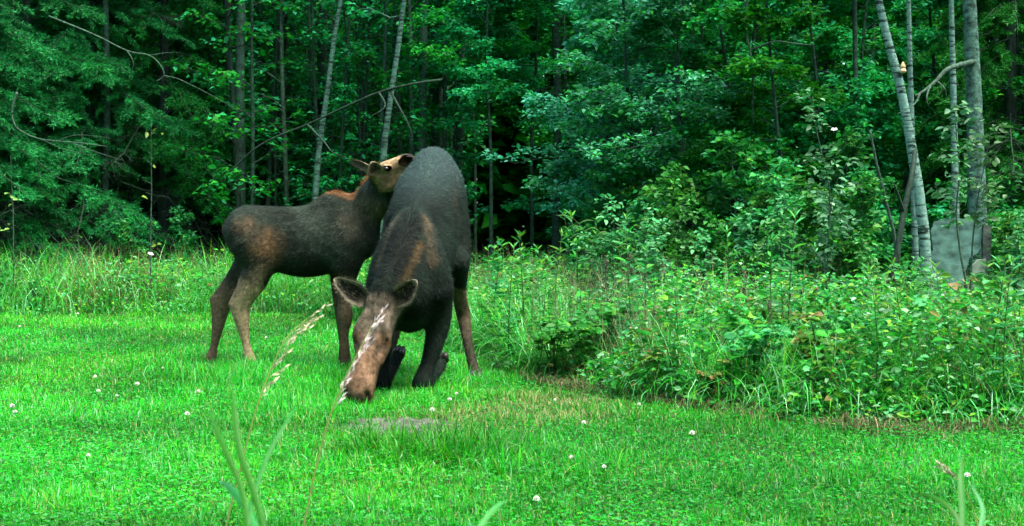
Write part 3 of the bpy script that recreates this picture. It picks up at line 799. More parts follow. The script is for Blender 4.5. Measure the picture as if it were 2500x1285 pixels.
    for px_, py_, off, col in ((615, 898, -.085, (.05, .045, .035)), (511, 892, .11, (.02, .018, .015)), (836, 912, -.085, (.02, .018, .015)), (848, 894, .085, (.02, .018, .015))):
        q = B(px_, py_, off)
        hoof(root, base, (q[0], q[1], .0), yaw, (0, 0, 1), .042, col)
    tb = Bag(); t0 = B(549, 553)
    tube(tb, catmull([t0 + [.04, 0, .03], t0 + [-.005, 0, -.01], t0 + [-.008, 0, -.06], t0 + [.0, 0, -.085]], 3), [.02, .02, .019, .018, .017, .015, .012, .010, .008, .004], 7, (.07, .06, .045))
    put('tail', tb.mesh('tail', M_FUR, True, base), root)
    return root

cow = build_cow()
calf = build_calf()

# ------------------------------------------------------------------ lawn and meadow
PAL_LAWN = [(.028, .310, .010, 5), (.014, .230, .008, 3), (.062, .360, .012, 2.2), (.060, .370, .070, 1.6), (.130, .300, .030, .7), (.18, .44, .20, .8)]
PAL_MEADOW = [(.028, .280, .020, 4), (.016, .200, .018, 3), (.055, .330, .085, 2), (.095, .340, .025, 1.5), (.20, .45, .22, 1.6)]  # last, pale entry puts bright highlights into the blade colour
STRAW = np.array([.30, .27, .14])

def in_view_points(rng, n, y0, y1, power, margin=.35):
    """scatter in the wedge of ground that is looked at, density falling with distance"""
    u = rng.random(n)
    if power == 2: y = y0 * (y1 / y0) ** u
    else:
        a = 2 - power; y = (y0 ** a + u * (y1 ** a - y0 ** a)) ** (1 / a)
    x = (rng.random(n) * 2 - 1) * (y * .3777 + margin)
    return x, y

def dry_mask(x, y):
    d = np.hypot((x - .30) / .85, (y - 8.70) / .85)
    d2 = np.hypot((x + .10) / .9, (y - 8.1) / .8)
    return np.clip(1.1 - np.minimum(d, d2) - .5 * vnoise(x, y, 5, 9), 0, 1)

def tuft_mask(x, y):
    d = np.hypot((x + .42) / .95, (y - 6.75) / .50)
    return np.clip(1.2 - d - .5 * vnoise(x, y, 3.5, 4), 0, 1)

def build_lawn():
    rng = np.random.default_rng(11)
    bag = Bag()
    x, y = in_view_points(rng, 380000, 4.6, 17.6, 2)
    keep = (y < edge_y(x) + .25 + .25 * (vnoise(x, y, 4) - .5)) & (rng.random(len(x)) > .97 * np.clip(soil_mask(x, y) * 1.3, 0, 1))
    x, y = x[keep], y[keep]; n = len(x)
    z = gheight(x, y)
    clump = vnoise(x, y, 2.6, 3); fine = vnoise(x, y, 9, 6)
    tuft = tuft_mask(x, y); dry = dry_mask(x, y)
    h = (.026 + .052 * fine * clump * 1.7) * rng.uniform(.5, 1.5, n)
    h = h * (1 + 1.9 * tuft) + .16 * tuft * rng.random(n) ** 2
    # uncut grass round the cow and the calf's hind feet
    un = np.maximum(np.clip(1.2 - np.hypot((x + 2.0) / .9, (y - 10.2) / .9), 0, 1), np.clip(1.2 - np.hypot((x + 1.25) / .8, (y - 8.6) / .9), 0, 1))
    un = np.maximum(un, np.clip(1.2 - np.hypot((x + .72) / .45, (y - 9.05) / .35), 0, 1))
    un = un * (1 - np.clip(soil_mask(x, y) * 2, 0, 1))
    h = h + un * .055 * rng.random(n) ** 1.5 * (.5 + vnoise(x, y, 5, 7))
    h = h * (1 - .65 * np.clip(1.3 - np.hypot((x - SOIL[0]) / .50, (y - SOIL[1] + .22) / .42), 0, 1))
    c = pick(rng, PAL_LAWN, n, .2)
    c *= (.50 + .85 * vnoise(x, y, 1.1, 2) * (.6 + .8 * clump))[:, None]
    yel = np.clip(vnoise(x, y, .8, 71) * 1.6 - .7, 0, 1); c = c * (1 + yel[:, None] * np.array([.9, .12, .0]))
    c = np.where((rng.random(n) < .06 + .75 * dry)[:, None], np.array([.30, .33, .13]) * rng.uniform(.5, 1.15, (n, 1)), c)
    c = c * (1 - .38 * tuft[:, None] * np.array([1, 1, 1]))
    w = (.0042 + .0009 * y * .5) * rng.uniform(.7, 1.3, n) * (1 + .5 * tuft)
    blades(bag, np.stack([x, y, z - .004], 1), h, w * .8, rng.uniform(0, 6.283, n), rng.uniform(.3, 1.9, n), c, 2, c * 1.15)
    # clover and other small leaves lying roughly level
    x, y = in_view_points(rng, 85000, 4.6, 17.4, 2)
    cl = vnoise(x, y, 1.4, 12)
    keep = (y < edge_y(x) + .1) & (rng.random(len(x)) < .25 + 1.0 * cl) & (soil_mask(x, y) < .25) & (rng.random(len(x)) > .75 * dry_mask(x, y))
    x, y = x[keep], y[keep]; n = len(x)
    tu = tuft_mask(x, y)
    z = gheight(x, y) + rng.uniform(.012, .055, n) * (.5 + vnoise(x, y, 3, 8)) * (1 + 1.2 * tu)
    c = pick(rng, [(.028, .320, .010, 4), (.016, .240, .012, 2), (.060, .370, .065, 2), (.095, .35, .02, 1)], n, .16) * (.55 + .8 * vnoise(x, y, 1.1, 2))[:, None] * (1 - .3 * tu)[:, None]
    s = rng.uniform(.006, .012, n) * (1 + .03 * y)
    a0 = rng.uniform(0, 6.283, n)
    tilt = rng.standard_normal((n, 3)) * .38 + np.array([0, -.12, 1.0])
    for k in range(3):
        a = a0 + k * 2.094
        leaves(bag, np.stack([x, y, z], 1), np.stack([np.cos(a), np.sin(a), rng.uniform(-.1, .45, n)], 1), tilt, s, s * .85, c * rng.uniform(.85, 1.15, (n, 1)), .12)
    # shaggy uncut grass round the hooves, knees and muzzle and in the tuft
    m = 26000
    spots = [(-2.05, 10.35, .75, .5), (-1.25, 10.0, .5, .35), (-1.30, 8.75, .55, .5), (-.74, 8.85, .45, .22), (-.2, 9.75, .3, .2), (-1.05, 8.22, .35, .14), (-.45, 6.6, .85, .32), (-1.6, 9.4, .6, .5), (-1.35, 7.9, .25, .2)]
    k = rng.choice(len(spots), m, p=np.array([.20, .09, .12, .08, .05, .05, .25, .12, .04])); sp_ = np.array(spots)[k]
    x = sp_[:, 0] + sp_[:, 2] * rng.standard_normal(m) * .6; y = sp_[:, 1] + sp_[:, 3] * rng.standard_normal(m) * .6
    cl = vnoise(x, y, 5, 63); keep = (rng.random(m) < .15 + cl * 1.1) & (soil_mask(x, y) < .5) & (y < edge_y(x)); x, y, cl = x[keep], y[keep], cl[keep]; m = len(x)
    c = pick(rng, PAL_LAWN + [(.18, .28, .07, .8)], m, .2) * (.7 + .5 * cl)[:, None]
    blades(bag, np.stack([x, y, gheight(x, y) - .004], 1), rng.uniform(.04, .15, m) * (.5 + cl) * np.where((y > 8.0) & (y < 9.2), .8, 1) * np.where(y > 9.7, .9, 1), rng.uniform(.003, .0065, m), rng.uniform(0, 6.283, m), rng.uniform(.3, 2.2, m), c, 4, c * 1.2)
    # dry clippings along the foot of the uncut bank
    m = 6500; x = rng.uniform(-.1, 3.4, m); y = edge_y(x) - rng.standard_normal(m) * .13 + .10 + .35 * (vnoise(x, x * 0, 2.0, 61) - .5)
    kk = rng.random(m) < np.clip(1.8 * vnoise(x, y, 3.2, 62) - .35, .08, 1); x, y = x[kk], y[kk]; m = len(x)
    blades(bag, np.stack([x, y, gheight(x, y) + rng.uniform(.0, .045, m)], 1), rng.uniform(.05, .15, m), rng.uniform(.003, .006, m), rng.uniform(0, 6.283, m), rng.uniform(1.4, 2.8, m), pick(rng, [(.13, .12, .055), (.22, .20, .10), (.055, .055, .03), (.05, .16, .03)], m, .2), 3)
    o = put('lawn_grass', bag.mesh('lawn_grass', M_LAWN))
    tag(o, 'short bright green mown grass and clover', 'grass', kind='stuff')
build_lawn()

def meadow_inside(x, y):
    return y - edge_y(x) + .5 * (vnoise(x, y, 1.7, 14) - .5)

def meadow_back(x):
    return np.interp(x, [-9, -5, -2, 0, 1.5, 3, 5, 8], [20.5, 20.5, 20.5, 19.0, 17.5, 15.5, 14.5, 14])

def build_meadow():
    rng = np.random.default_rng(12)
    bag = Bag()
    x, y = in_view_points(rng, 190000, 7.0, 21.5, 1.7, .5)
    e = meadow_inside(x, y)
    keep = (e > 0) & (rng.random(len(x)) < np.where(x > -.4, .88, 1.0)) & (y < meadow_back(x) + .6 * rng.standard_normal(len(x)))
    x, y, e = x[keep], y[keep], e[keep]; n = len(x)
    clump = vnoise(x, y, 1.3, 21); fine = vnoise(x, y, 4.5, 22)
    ramp = np.clip(e / .45, 0, 1)
    left = np.clip((-x - .8) / 1.0, 0, 1)
    hmax = .16 + .34 * clump + .16 * fine + .26 * left
    h = (.10 + hmax * ramp) * rng.uniform(.45, 1.15, n) * np.where((x > 2.9) & (y > 10.5), .75, 1)
    c = pick(rng, PAL_MEADOW, n, .2) * (.75 + .8 * vnoise(x, y, .9, 30))[:, None]
    rusty = np.clip(1.3 - np.hypot((x + 5.1) / 1.1, (y - 18.0) / 1.3), 0, 1) * .45 + np.clip(vnoise(x, y, 1.1, 33) - .72, 0, 1) * 1.2
    rc = pick(rng, [(.12, .095, .03), (.20, .16, .07), (.10, .13, .03)], n, .2)
    c = np.where((rng.random(n) < .03 + rusty)[:, None], rc, c)
    edge_dry = (e < .26) & (x > -.2) & (rng.random(n) < .35)
    c = np.where(edge_dry[:, None], pick(rng, [(.12, .10, .055), (.19, .16, .08), (.06, .05, .03)], n, .2), c)
    h = np.where(edge_dry, h * .6, h)
    w = rng.uniform(.0045, .011, n) * (1 + .02 * y)
    blades(bag, np.stack([x, y, gheight(x, y) - .01], 1), h * 1.15, w, rng.uniform(0, 6.283, n), rng.uniform(.5, 2.6, n), c, 4, c * 1.2)
    # leafy undergrowth
    x, y = in_view_points(rng, 260000, 7.0, 21.0, 1.7, .5)
    e = meadow_inside(x, y)
    lf = vnoise(x, y, 1.2, 41)
    keep = (e > .04) & (y < meadow_back(x)) & (rng.random(len(x)) < np.where(x > -.5, .35 + .9 * lf, .25 + .75 * lf))
    x, y, e = x[keep], y[keep], e[keep]; n = len(x)
    top = (.18 + .72 * vnoise(x, y, 1.5, 42) ** 1.25) * np.clip(e / .35, .25, 1) * np.where((x > 2.9) & (y > 10.5), .6, 1)
    z = gheight(x, y) + top * rng.random(n) ** .55
    c = pick(rng, [(.024, .265, .022, 4), (.014, .185, .018, 3), (.065, .350, .11, 2), (.130, .37, .03, 1.6), (.20, .46, .22, .9)], n, .2) * (.75 + .8 * vnoise(x, y, .8, 44))[:, None]  # palest entry carries highlights in the leaf colour
    hot = vnoise(x, y, 1.9, 47)
    c = np.where((rng.random(n) < np.clip(hot - .78, 0, 1) * 1.6 + .010)[:, None], pick(rng, [(.19, .20, .04), (.17, .12, .05), (.25, .23, .08)], n, .15), c)
    s = rng.uniform(.022, .058, n) * np.where(rng.random(n) < .06, 1.9, 1)
    a = rng.uniform(0, 6.283, n)
    leaves(bag, np.stack([x, y, z], 1), np.stack([np.cos(a), np.sin(a), rng.uniform(-.5, .5, n)], 1), rng.standard_normal((n, 3)) * .5 + np.array([0, -.2, 1.0]), s, s * rng.uniform(.4, .8, n), c, .2, six=True)
    # pale seeding stalks standing above the rest
    x, y = in_view_points(rng, 17000, 7.4, 20.5, 1.7, .5); e = meadow_inside(x, y)
    keep = (e > .3) & (y < meadow_back(x)) & (vnoise(x, y, 1.6, 48) > .45) & ((x < 2.7) | (y < 10)); x, y = x[keep], y[keep]; n = len(x)
    c = pick(rng, [(.26, .30, .14), (.34, .33, .20), (.16, .30, .12), (.10, .08, .05)], n, .2)
    blades(bag, np.stack([x, y, gheight(x, y)], 1), rng.uniform(.5, 1.0, n), rng.uniform(.004, .007, n), rng.uniform(0, 6.283, n), rng.uniform(.1, .9, n), c, 4, c)
    o = put('meadow_grass', bag.mesh('meadow_grass', M_MEADOW))
    tag(o, 'tall uncut meadow grass and low leafy undergrowth', 'grass', kind='stuff')
build_meadow()

# forest floor litter and dim ground cover behind the meadow
def build_forest_floor():
    rng = np.random.default_rng(13)
    bag = Bag()
    n = 45000
    y = rng.uniform(13, 34, n); x = rng.uniform(-1, 1, n) * (y * .40 + .5)
    keep = (y > meadow_back(x) - 1.0)
    x, y = x[keep], y[keep]; n = len(x)
    z = rng.random(n) ** 1.6 * (.10 + .55 * vnoise(x, y, .9, 51))
    c = pick(rng, [(.008, .20, .022), (.012, .25, .045), (.012, .21, .02)], n, .25)
    a = rng.uniform(0, 6.283, n); s = rng.uniform(.05, .13, n)
    leaves(bag, np.stack([x, y, z], 1), np.stack([np.cos(a), np.sin(a), rng.uniform(-.5, .6, n)], 1), rng.standard_normal((n, 3)) * .5 + np.array([0, 0, 1.0]), s, s * .6, c, .2)
    o = put('forest_ground_cover', bag.mesh('forest_ground_cover', M_PLANT))
    tag(o, 'dim leafy ground cover under the trees', 'ground cover', kind='stuff')
build_forest_floor()

# ------------------------------------------------------------------ trees
PAL_TREE = [(.008, .250, .026, 4), (.005, .175, .016, 3), (.026, .330, .105, 2.2), (.030, .33, .028, 1.2)]

def gen_broadleaf(seed, H, r0, n_limb, z0, limb_len, leaf_len, n_leaf, elev=.5, lean=.15, pal=PAL_TREE, droop=.5, level=.45, six=False, twig=True, trunk=None, sides=9, pow_=1.0, limbs=None):
    """one tree: wood bag (trunk with limbs and twigs) and leaf bag"""
    rng = np.random.default_rng(seed)
    wood, lf = Bag(), Bag()
    if trunk is None:
        m = 7
        t = np.linspace(0, 1, m)
        off = np.cumsum(rng.standard_normal((m, 2)) * lean * .35, 0) * t[:, None]
        pts = np.stack([off[:, 0], off[:, 1], t * H], 1)
    else:
        pts = np.asarray(trunk, float); H = pts[-1, 2]
    T = catmull(pts, 6)
    tz = T[:, 2] / max(T[-1, 2], 1e-6)
    R = r0 * (1 - .82 * tz ** 1.1); R[0] *= 1.35; R[1] *= 1.12
    tube(wood, T, R, sides, rough=.035, rng=rng)
    pos, axs, sizes = [], [], []
    for i in range(n_limb):
        zf = z0 / H + (1 - z0 / H) * ((i + rng.random()) / n_limb) ** pow_
        b = np.array([np.interp(zf, tz, T[:, k]) for k in range(3)])
        L = limb_len * (1.05 - .75 * zf) * rng.uniform(.6, 1.25) * (1 if zf > z0 / H + .08 else .8)
        az = rng.uniform(0, 6.283); el = elev + .35 * rng.standard_normal() * .6
        m = 6; tt = np.linspace(0, 1, m)
        d0 = np.array([math.cos(az) * math.cos(el), math.sin(az) * math.cos(el), math.sin(el)])
        lp = b + tt[:, None] * d0 * L + np.stack([0 * tt, 0 * tt, -droop * L * tt ** 2 * .6], 1) + np.cumsum(rng.standard_normal((m, 3)) * .045 * L, 0) * (tt > 0)[:, None]
        rb = np.interp(zf, tz, R) * .42
        lw = wood
        if limbs is not None:
            lw = Bag(); limbs.append(lw)
        if twig: tube(lw, lp, np.maximum(rb * (1 - .85 * tt), .0025), 5, cap=False)
        nt_ = max(3, int(7 * L / max(limb_len, .1)) + 3)
        for k in range(nt_):
            s = rng.uniform(.22, 1.0)
            p = np.array([np.interp(s, tt, lp[:, a]) for a in range(3)])
            da = az + rng.choice([-1, 1]) * rng.uniform(.4, 1.3); l2 = L * rng.uniform(.18, .42) * (1.2 - .6 * s)
            d1 = np.array([math.cos(da), math.sin(da), rng.uniform(-.35, .5)])
            e = p + d1 * l2; e[2] -= droop * .25 * l2
            if twig: tube(lw, np.array([p, (p + e) / 2 + rng.standard_normal(3) * .02 * l2, e]), np.array([max(rb * .3, .002), max(rb * .2, .0016), .001]), 3, cap=False)
            q = int(n_leaf * rng.uniform(.6, 1.4))
            u = rng.random(q) ** .8
            pos.append(p + (e - p) * u[:, None] + rng.standard_normal((q, 3)) * .045 * np.array([1, 1, .7]))
            side = np.stack([-d1[1] * np.ones(q), d1[0] * np.ones(q), np.zeros(q)], 1) * rng.choice([-1, 1], q)[:, None]
            axs.append(d1 * .6 + side * .9 + rng.standard_normal((q, 3)) * .35 + np.array([0, 0, -.12]))
    if pos:
        pos = np.concatenate(pos); axs = np.concatenate(axs); n = len(pos)
        s = leaf_len * rng.uniform(.6, 1.2, n)
        cl = vnoise(pos[:, 0] + pos[:, 2], pos[:, 1] - pos[:, 2], 2.2, seed)
        c = pick(rng, pal, n, .2) * (.7 + .6 * cl)[:, None]
        leaves(lf, pos, axs, rng.standard_normal((n, 3)) * level + np.array([0, 0, 1.0]), s, s * rng.uniform(.5, .78, n), c, .18, six=six)
    return wood, lf

def tree_thing(name, wood, lf, loc, bark, leafmat, label, cat, group=None, limbs=()):
    root = empty(name, loc)
    tk = put('trunk', wood.mesh(name + '_trunk', bark, True), root)
    for lb in limbs:
        put('limb', lb.mesh(name + '_limb', bark, True), tk)
    if lf is not None and lf.v:
        put('crown', lf.mesh(name + '_crown', leafmat), root)
    tag(root, label, cat, group)
    return root

def gen_spruce(seed, H, r0, z_dead, limb_len, dens=1.0, droop=.55):
    rng = np.random.default_rng(seed)
    wood, lf = Bag(), Bag()
    T = np.stack([np.linspace(0, .1, 12), np.linspace(0, -.06, 12), np.linspace(0, H, 12)], 1)
    tube(wood, T, r0 * (1 - .9 * np.linspace(0, 1, 12)), 10, rough=.03, rng=rng)
    P, A, S = [], [], []
    z = .35
    while z < H - .2:
        nb = rng.integers(3, 6)
        for _ in range(nb):
            az = rng.uniform(0, 6.283); zz = z + rng.uniform(-.12, .12)
            L = limb_len * (1 - zz / H) ** .75 * rng.uniform(.65, 1.15)
            m = 7; tt = np.linspace(0, 1, m)
            el = rng.uniform(-.05, .25)
            d = np.array([math.cos(az), math.sin(az), 0])
            lp = np.array([.1 * zz / H, -.06 * zz / H, zz]) + d * (L * tt)[:, None] + np.stack([0 * tt, 0 * tt, L * (el * tt - droop * tt ** 1.7 + .22 * np.maximum(tt - .7, 0))], 1) + np.cumsum(rng.standard_normal((m, 3)) * .018 * L, 0) * (tt > 0)[:, None]
            tube(wood, lp, np.maximum(.020 * (1 - .85 * tt) * (1 - .6 * zz / H), .003), 5, cap=False)
            dead = rng.random() < np.clip((z_dead - zz) / .6 + .5, .05, .95)
            side = np.array([-d[1], d[0], 0])
            nt_ = int(16 * L / 1.5) + 4
            for k in range(nt_):
                s = rng.uniform(.12, 1.0); p = np.array([np.interp(s, tt, lp[:, a]) for a in range(3)])
                l2 = (.10 + .34 * (1 - s)) * min(L, 1.6) * rng.uniform(.6, 1.2)
                e = p + (side * rng.choice([-1, 1]) * rng.uniform(.6, 1) + d * rng.uniform(.3, .8)) * l2 + np.array([0, 0, -l2 * rng.uniform(.1, .75)])
                tube(wood, np.array([p, (p + e) / 2 + [0, 0, .04 * l2], e]), np.array([.005, .0035, .0015]), 3, cap=False)
                if dead:
                    for _k in range(3):
                        u = rng.uniform(.2, 1); q = p + (e - p) * u
                        tube(wood, np.array([q, q + rng.standard_normal(3) * .08 + [0, 0, -.04], q + rng.standard_normal(3) * .13 + [0, 0, -.09]]), np.array([.003, .002, .001]), 3, cap=False)
                    continue
                q = int(80 * dens * l2 / .3) + 12
                u = rng.random(q)
                P.append(p + (e - p) * u[:, None] + rng.standard_normal((q, 3)) * .012)
                dd = unit(e - p)
                A.append(dd * .75 + rng.standard_normal((q, 3)) * .55 + np.array([0, 0, .05])); S.append(np.full(q, 1.0))
        z += rng.uniform(.16, .30)
    P = np.concatenate(P); A = np.concatenate(A); n = len(P)
    L = rng.uniform(.04, .085, n)
    c = pick(rng, [(.010, .200, .018, 3), (.006, .150, .016, 3), (.020, .250, .055, 1.5), (.03, .27, .025, .6)], n, .2) * (.65 + .7 * vnoise(P[:, 0] + P[:, 2], P[:, 1] - P[:, 2], 1.6, seed))[:, None]
    leaves(lf, P, A, rng.standard_normal((n, 3)), L, L * .17, c, .1)
    return wood, lf

rngT = np.random.default_rng(77)

# --- broadleaf saplings that make the leafy wall right of the cow
protos = []
PAL_SKYLIT = [(.04, .31, .14, 3), (.014, .24, .055, 3), (.09, .38, .23, 2), (.03, .31, .05, 1)]  # leaf colours with the brighter skylight on this part painted in
for i, (H, n_l, ll, z0) in enumerate([(5.6, 44, 1.5, .35), (4.6, 40, 1.25, .25), (6.4, 44, 1.6, .6), (6.2, 50, 1.6, .9), (6.6, 34, 1.7, 2.4)]):
    w, l = gen_broadleaf(100 + i, H, .032, n_l, z0, ll, .078, 40, elev=.45, lean=.25, droop=.45, level=.42, pal=PAL_SKYLIT if i == 3 else PAL_TREE)
    protos.append(tree_thing('young_aspen', w, l, (0, 40, 0), M_ASPEN, M_LEAF, *[('young broadleaf tree in the dense green thicket at the forest edge', 'tree', 'young broadleaf trees of the thicket'), ('young thicket tree with skylight painted into its pale green leaves', 'tree', 'thicket trees with skylight painted into the leaves'), ('tall young tree leafless below head height over the dark gap behind the cow', 'tree', 'trees over the dark gap behind the cow')][max(0, i - 2)]))
spots = []
# (px, distance, prototype, scale)
for px, Y, k, s in [(1560, 16.6, 3, .95), (1690, 16.0, 3, 1.0), (1800, 16.4, 2, .95), (1905, 15.2, 1, 1.0), (2010, 16.8, 0, 1.0), (1490, 18.2, 3, 1.0), (1610, 18.6, 3, 1.1), (1740, 18.4, 0, 1.05), (1860, 18.0, 2, .95), (1970, 18.8, 0, 1.1), (2090, 17.5, 1, 1.15),
                    (1390, 20.0, 4, 1.0), (1300, 20.6, 4, 1.05), (1200, 19.6, 4, 1.0), (1110, 20.2, 4, 1.1), (1520, 21.5, 0, 1.1), (1650, 21.8, 2, 1.05), (1760, 20.4, 3, 1.2), (1900, 21.6, 0, 1.1), (2040, 21.2, 2, 1.0), (2180, 19.5, 0, 1.1), (2300, 18.6, 1, 1.25), (2440, 18.2, 2, 1.0), (2520, 16.6, 0, 1.0), (2400, 21.5, 0, 1.1), (2250, 22.5, 2, 1.1),
                    (1040, 21.8, 4, 1.1), (1160, 24.5, 4, 1.15), (1350, 25.5, 4, 1.2), (1460, 25.0, 1, 1.35), (1600, 25.5, 2, 1.15), (1850, 25.5, 0, 1.2), (2100, 25.0, 1, 1.3), (2330, 25.6, 2, 1.2), (960, 25.5, 0, 1.1), (860, 26.5, 2, 1.0)]:
    spots.append((px, Y, k, s))
first = [True] * 5
for px, Y, k, s in spots:
    p = np.array([(px - 1250) / F_PX * Y, Y, -.02]); rz = rngT.uniform(0, 6.283)
    if first[k]:
        o = protos[k]; o.location = tuple(p); o.rotation_euler = (0, 0, rz); o.scale = (s,) * 3; first[k] = False
    else:
        copy_tree(protos[k], p, rz, s)

# --- tall canopy trees: bare poles in view, crowns above the frame
cp = []
for i in range(3):
    w, l = gen_broadleaf(200 + i, 11.0 + i, .085, 30, 5.4, 2.3, .15, 7, elev=.55, lean=.35, droop=.3, level=.5)
    cp.append(tree_thing('tall_aspen', w, l, (0, 60, 0), M_ASPEN, M_LEAF, 'tall slender broadleaf tree standing within the dark forest', 'tree', 'tall slender forest trees'))
first = [True] * 3
canopy = []
for j in range(38):
    Y = 20.5 + (j % 6) * 2.6 + rngT.uniform(-1, 1)
    x = (-.40 + .80 * ((j * .6180339) % 1.0)) * Y
    canopy.append((x, Y))
canopy += [(x, y) for x, y in [(-11, 17), (-10, 21), (10, 16), (11.5, 19), (9.5, 22.5), (-1.2, 20.6)]]
for j, (x, Y) in enumerate(canopy):
    k = j % 3; rz = rngT.uniform(0, 6.283); s = rngT.uniform(.8, 1.15)
    if first[k]:
        o = cp[k]; o.location = (x, Y, -.05); o.rotation_euler = (0, 0, rz); o.scale = (s,) * 3; first[k] = False
    else:
        copy_tree(cp[k], (x, Y, -.05), rz, s)

# --- thin poles of the young stand behind the calf
pp = []
for i in range(3):
    w, l = gen_broadleaf(300 + i, 7.5 + .6 * i, .038, 30, .9, .85, .10, 5, elev=.6, lean=.22, droop=.25)
    pp.append(tree_thing('thin_pole_tree', w, l, (0, 60, 0), (M_ASPEN, M_DARKBARK, M_TWIG)[i], M_LEAF, 'thin straight young tree in the crowded stand behind the calf', 'tree', 'thin young trees of the crowded stand'))
first = [True] * 3
for j in range(70):
    Y = 19.6 + 9.5 * rngT.random() ** 1.1
    px = 560 + 560 * ((j * .6180339 + .02 * rngT.random()) % 1.0)
    if 470 < px < 560: continue
    k = j % 3; x = (px - 1250) / F_PX * Y; rz = rngT.uniform(0, 6.283); s = rngT.uniform(.75, 1.25)
    if first[k]:
        o = pp[k]; o.location = (x, Y, -.05); o.rotation_euler = (0, 0, rz); o.scale = (s,) * 3; first[k] = False
    else:
        copy_tree(pp[k], (x, Y, -.05), rz, s)

# --- spruces on the left
sp = []
for i, (H, L, zd, dr) in enumerate([(9.5, 2.5, 1.2, .50), (8.0, 2.1, 1.6, .62), (10.5, 2.7, 2.0, .45)]):
    w, l = gen_spruce(400 + i, H, .12, zd, L, 1.0, dr)
    sp.append(tree_thing('spruce_tree', w, l, (0, 60, 0), M_SPRUCEBARK, M_NEEDLE, 'dark drooping spruce tree at the forest edge behind the calf', 'tree', 'spruce trees left of the calf'))
first = [True] * 3
for j, (px, Y, k, s, rz) in enumerate([(60, 20.4, 0, 1.0, .3), (215, 20.8, 2, .95, 1.2), (400, 21.6, 1, 1.05, 2.2), (560, 23.0, 0, .95, 4.0), (-60, 19.2, 1, 1.0, 5.0), (130, 23.5, 1, 1.2, .8), (310, 24.2, 0, 1.1, 2.9), (480, 25.5, 2, 1.0, 3.3), (20, 25.0, 2, 1.05, 1.0), (660, 25.8, 1, 1.05, 5.5), (2470, 16.6, 1, .9, 2.0), (2560, 18.6, 0, 1.0, .6), (-250, 20.5, 2, 1.0, 3.1)]):
    x = (px - 1250) / F_PX * Y
    lab = 'dark drooping spruce tree at the forest edge behind the calf' if px < 1000 else 'dark spruce tree in the shade beside the grey board'
    grp = 'spruce trees left of the calf' if px < 1000 else 'spruce trees by the grey board'
    if first[k]:
        o = sp[k]; o.location = (x, Y, -.05); o.rotation_euler = (0, 0, rz); o.scale = (s,) * 3; first[k] = False
    else:
        copy_tree(sp[k], (x, Y, -.05), rz, s, lab, grp)

# --- individual trunks one can point at
def trunk_from(px_pts, Y, base_px):
    pts = [W(px, py, Y) for px, py in px_pts]
    base = np.array([(base_px - 1250) / F_PX * Y, Y, -.05])
    return base, np.array([np.zeros(3)] + [p - base for p in pts[::-1]])

def single(name, px_pts, Y, base_px, r, bark, label, seed, n_limb=10, z0=2.6, ll=1.2, leaf=.10, cat='tree', n_leaf=10):
    base, tr = trunk_from(px_pts, Y, base_px)
    lim = []
    w, l = gen_broadleaf(seed, tr[-1][2], r, n_limb, z0, ll, leaf, n_leaf, elev=.4, droop=.35, trunk=tr, sides=12, limbs=lim)
    return tree_thing(name, w, l, base, bark, M_LEAF, label, cat, None, lim)

single('birch_tree', [(1990, -700), (2060, -420), (2112, -160), (2145, 0), (2168, 100), (2195, 200), (2215, 300), (2232, 400), (2247, 500), (2258, 600), (2263, 720)], 13.2, 2268, .062, M_BIRCH, 'white barked birch leaning left beside the grey board', 501, 12, 3.6, 1.4)
single('birch_tree', [(2214, -600), (2216, -200), (2218, 0), (2222, 170), (2228, 400), (2234, 600)], 15.2, 2236, .044, M_BIRCH, 'thin upright birch close behind the leaning white birch', 502, 9, 3.8, 1.0)
single('birch_tree', [(2310, -600), (2318, -200), (2322, 0), (2328, 250), (2332, 450), (2334, 650)], 14.8, 2336, .048, M_BIRCH, 'slim pale birch standing between the leaning birch and the thick trunk', 503, 9, 3.6, 1.0)
single('aspen_tree', [(2330, -700), (2352, -200), (2366, 0), (2374, 150), (2380, 300), (2386, 520), (2390, 680)], 14.2, 2392, .115, M_THICK, 'thickest grey aspen trunk standing behind the weathered grey board', 504, 12, 3.8, 1.8)
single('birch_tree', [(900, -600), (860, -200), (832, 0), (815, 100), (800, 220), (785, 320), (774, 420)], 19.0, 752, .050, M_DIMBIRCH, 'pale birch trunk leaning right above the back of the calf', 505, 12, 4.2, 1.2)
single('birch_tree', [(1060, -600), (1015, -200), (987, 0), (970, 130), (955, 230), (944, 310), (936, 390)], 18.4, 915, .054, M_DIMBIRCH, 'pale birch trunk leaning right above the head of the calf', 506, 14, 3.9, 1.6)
single('aspen_tree', [(1050, -500), (1046, 0), (1040, 120), (1032, 300)], 22.5, 1026, .085, M_ASPEN, 'dim grey trunk in the shade just behind the rump of the cow', 507, 10, 4.4, 1.5)
single('aspen_tree', [(2080, -500), (2086, 0), (2090, 300), (2092, 500)], 16.6, 2094, .05, M_ASPEN, 'dim slender trunk in the thicket left of the leaning white birch', 508, 9, 4.0, 1.2)

# dead stems and fallen branches
def dead_stem(name, pts, r0, r1, mat, label, cat='branch', twigs=(), seed=0, sides=8):
    rng = np.random.default_rng(seed)
    P = catmull(np.array(pts), 6); base = P[0].copy()
    bag = Bag()
    tube(bag, P - base, np.linspace(r0, r1, len(P)), sides, rough=.08, rng=rng)
    root = empty(name, base)
    st = put('stem', bag.mesh(name + '_stem', mat, True), root)
    for tw in twigs:
        q = catmull(np.array(tw), 5); b2 = Bag()
        tube(b2, q - base, np.linspace(r1 * .9 + .002, .002, len(q)), 5, rough=.08, rng=rng)
        put('twig', b2.mesh(name + '_twig', mat, True), st)
    tag(root, label, cat)
    return root

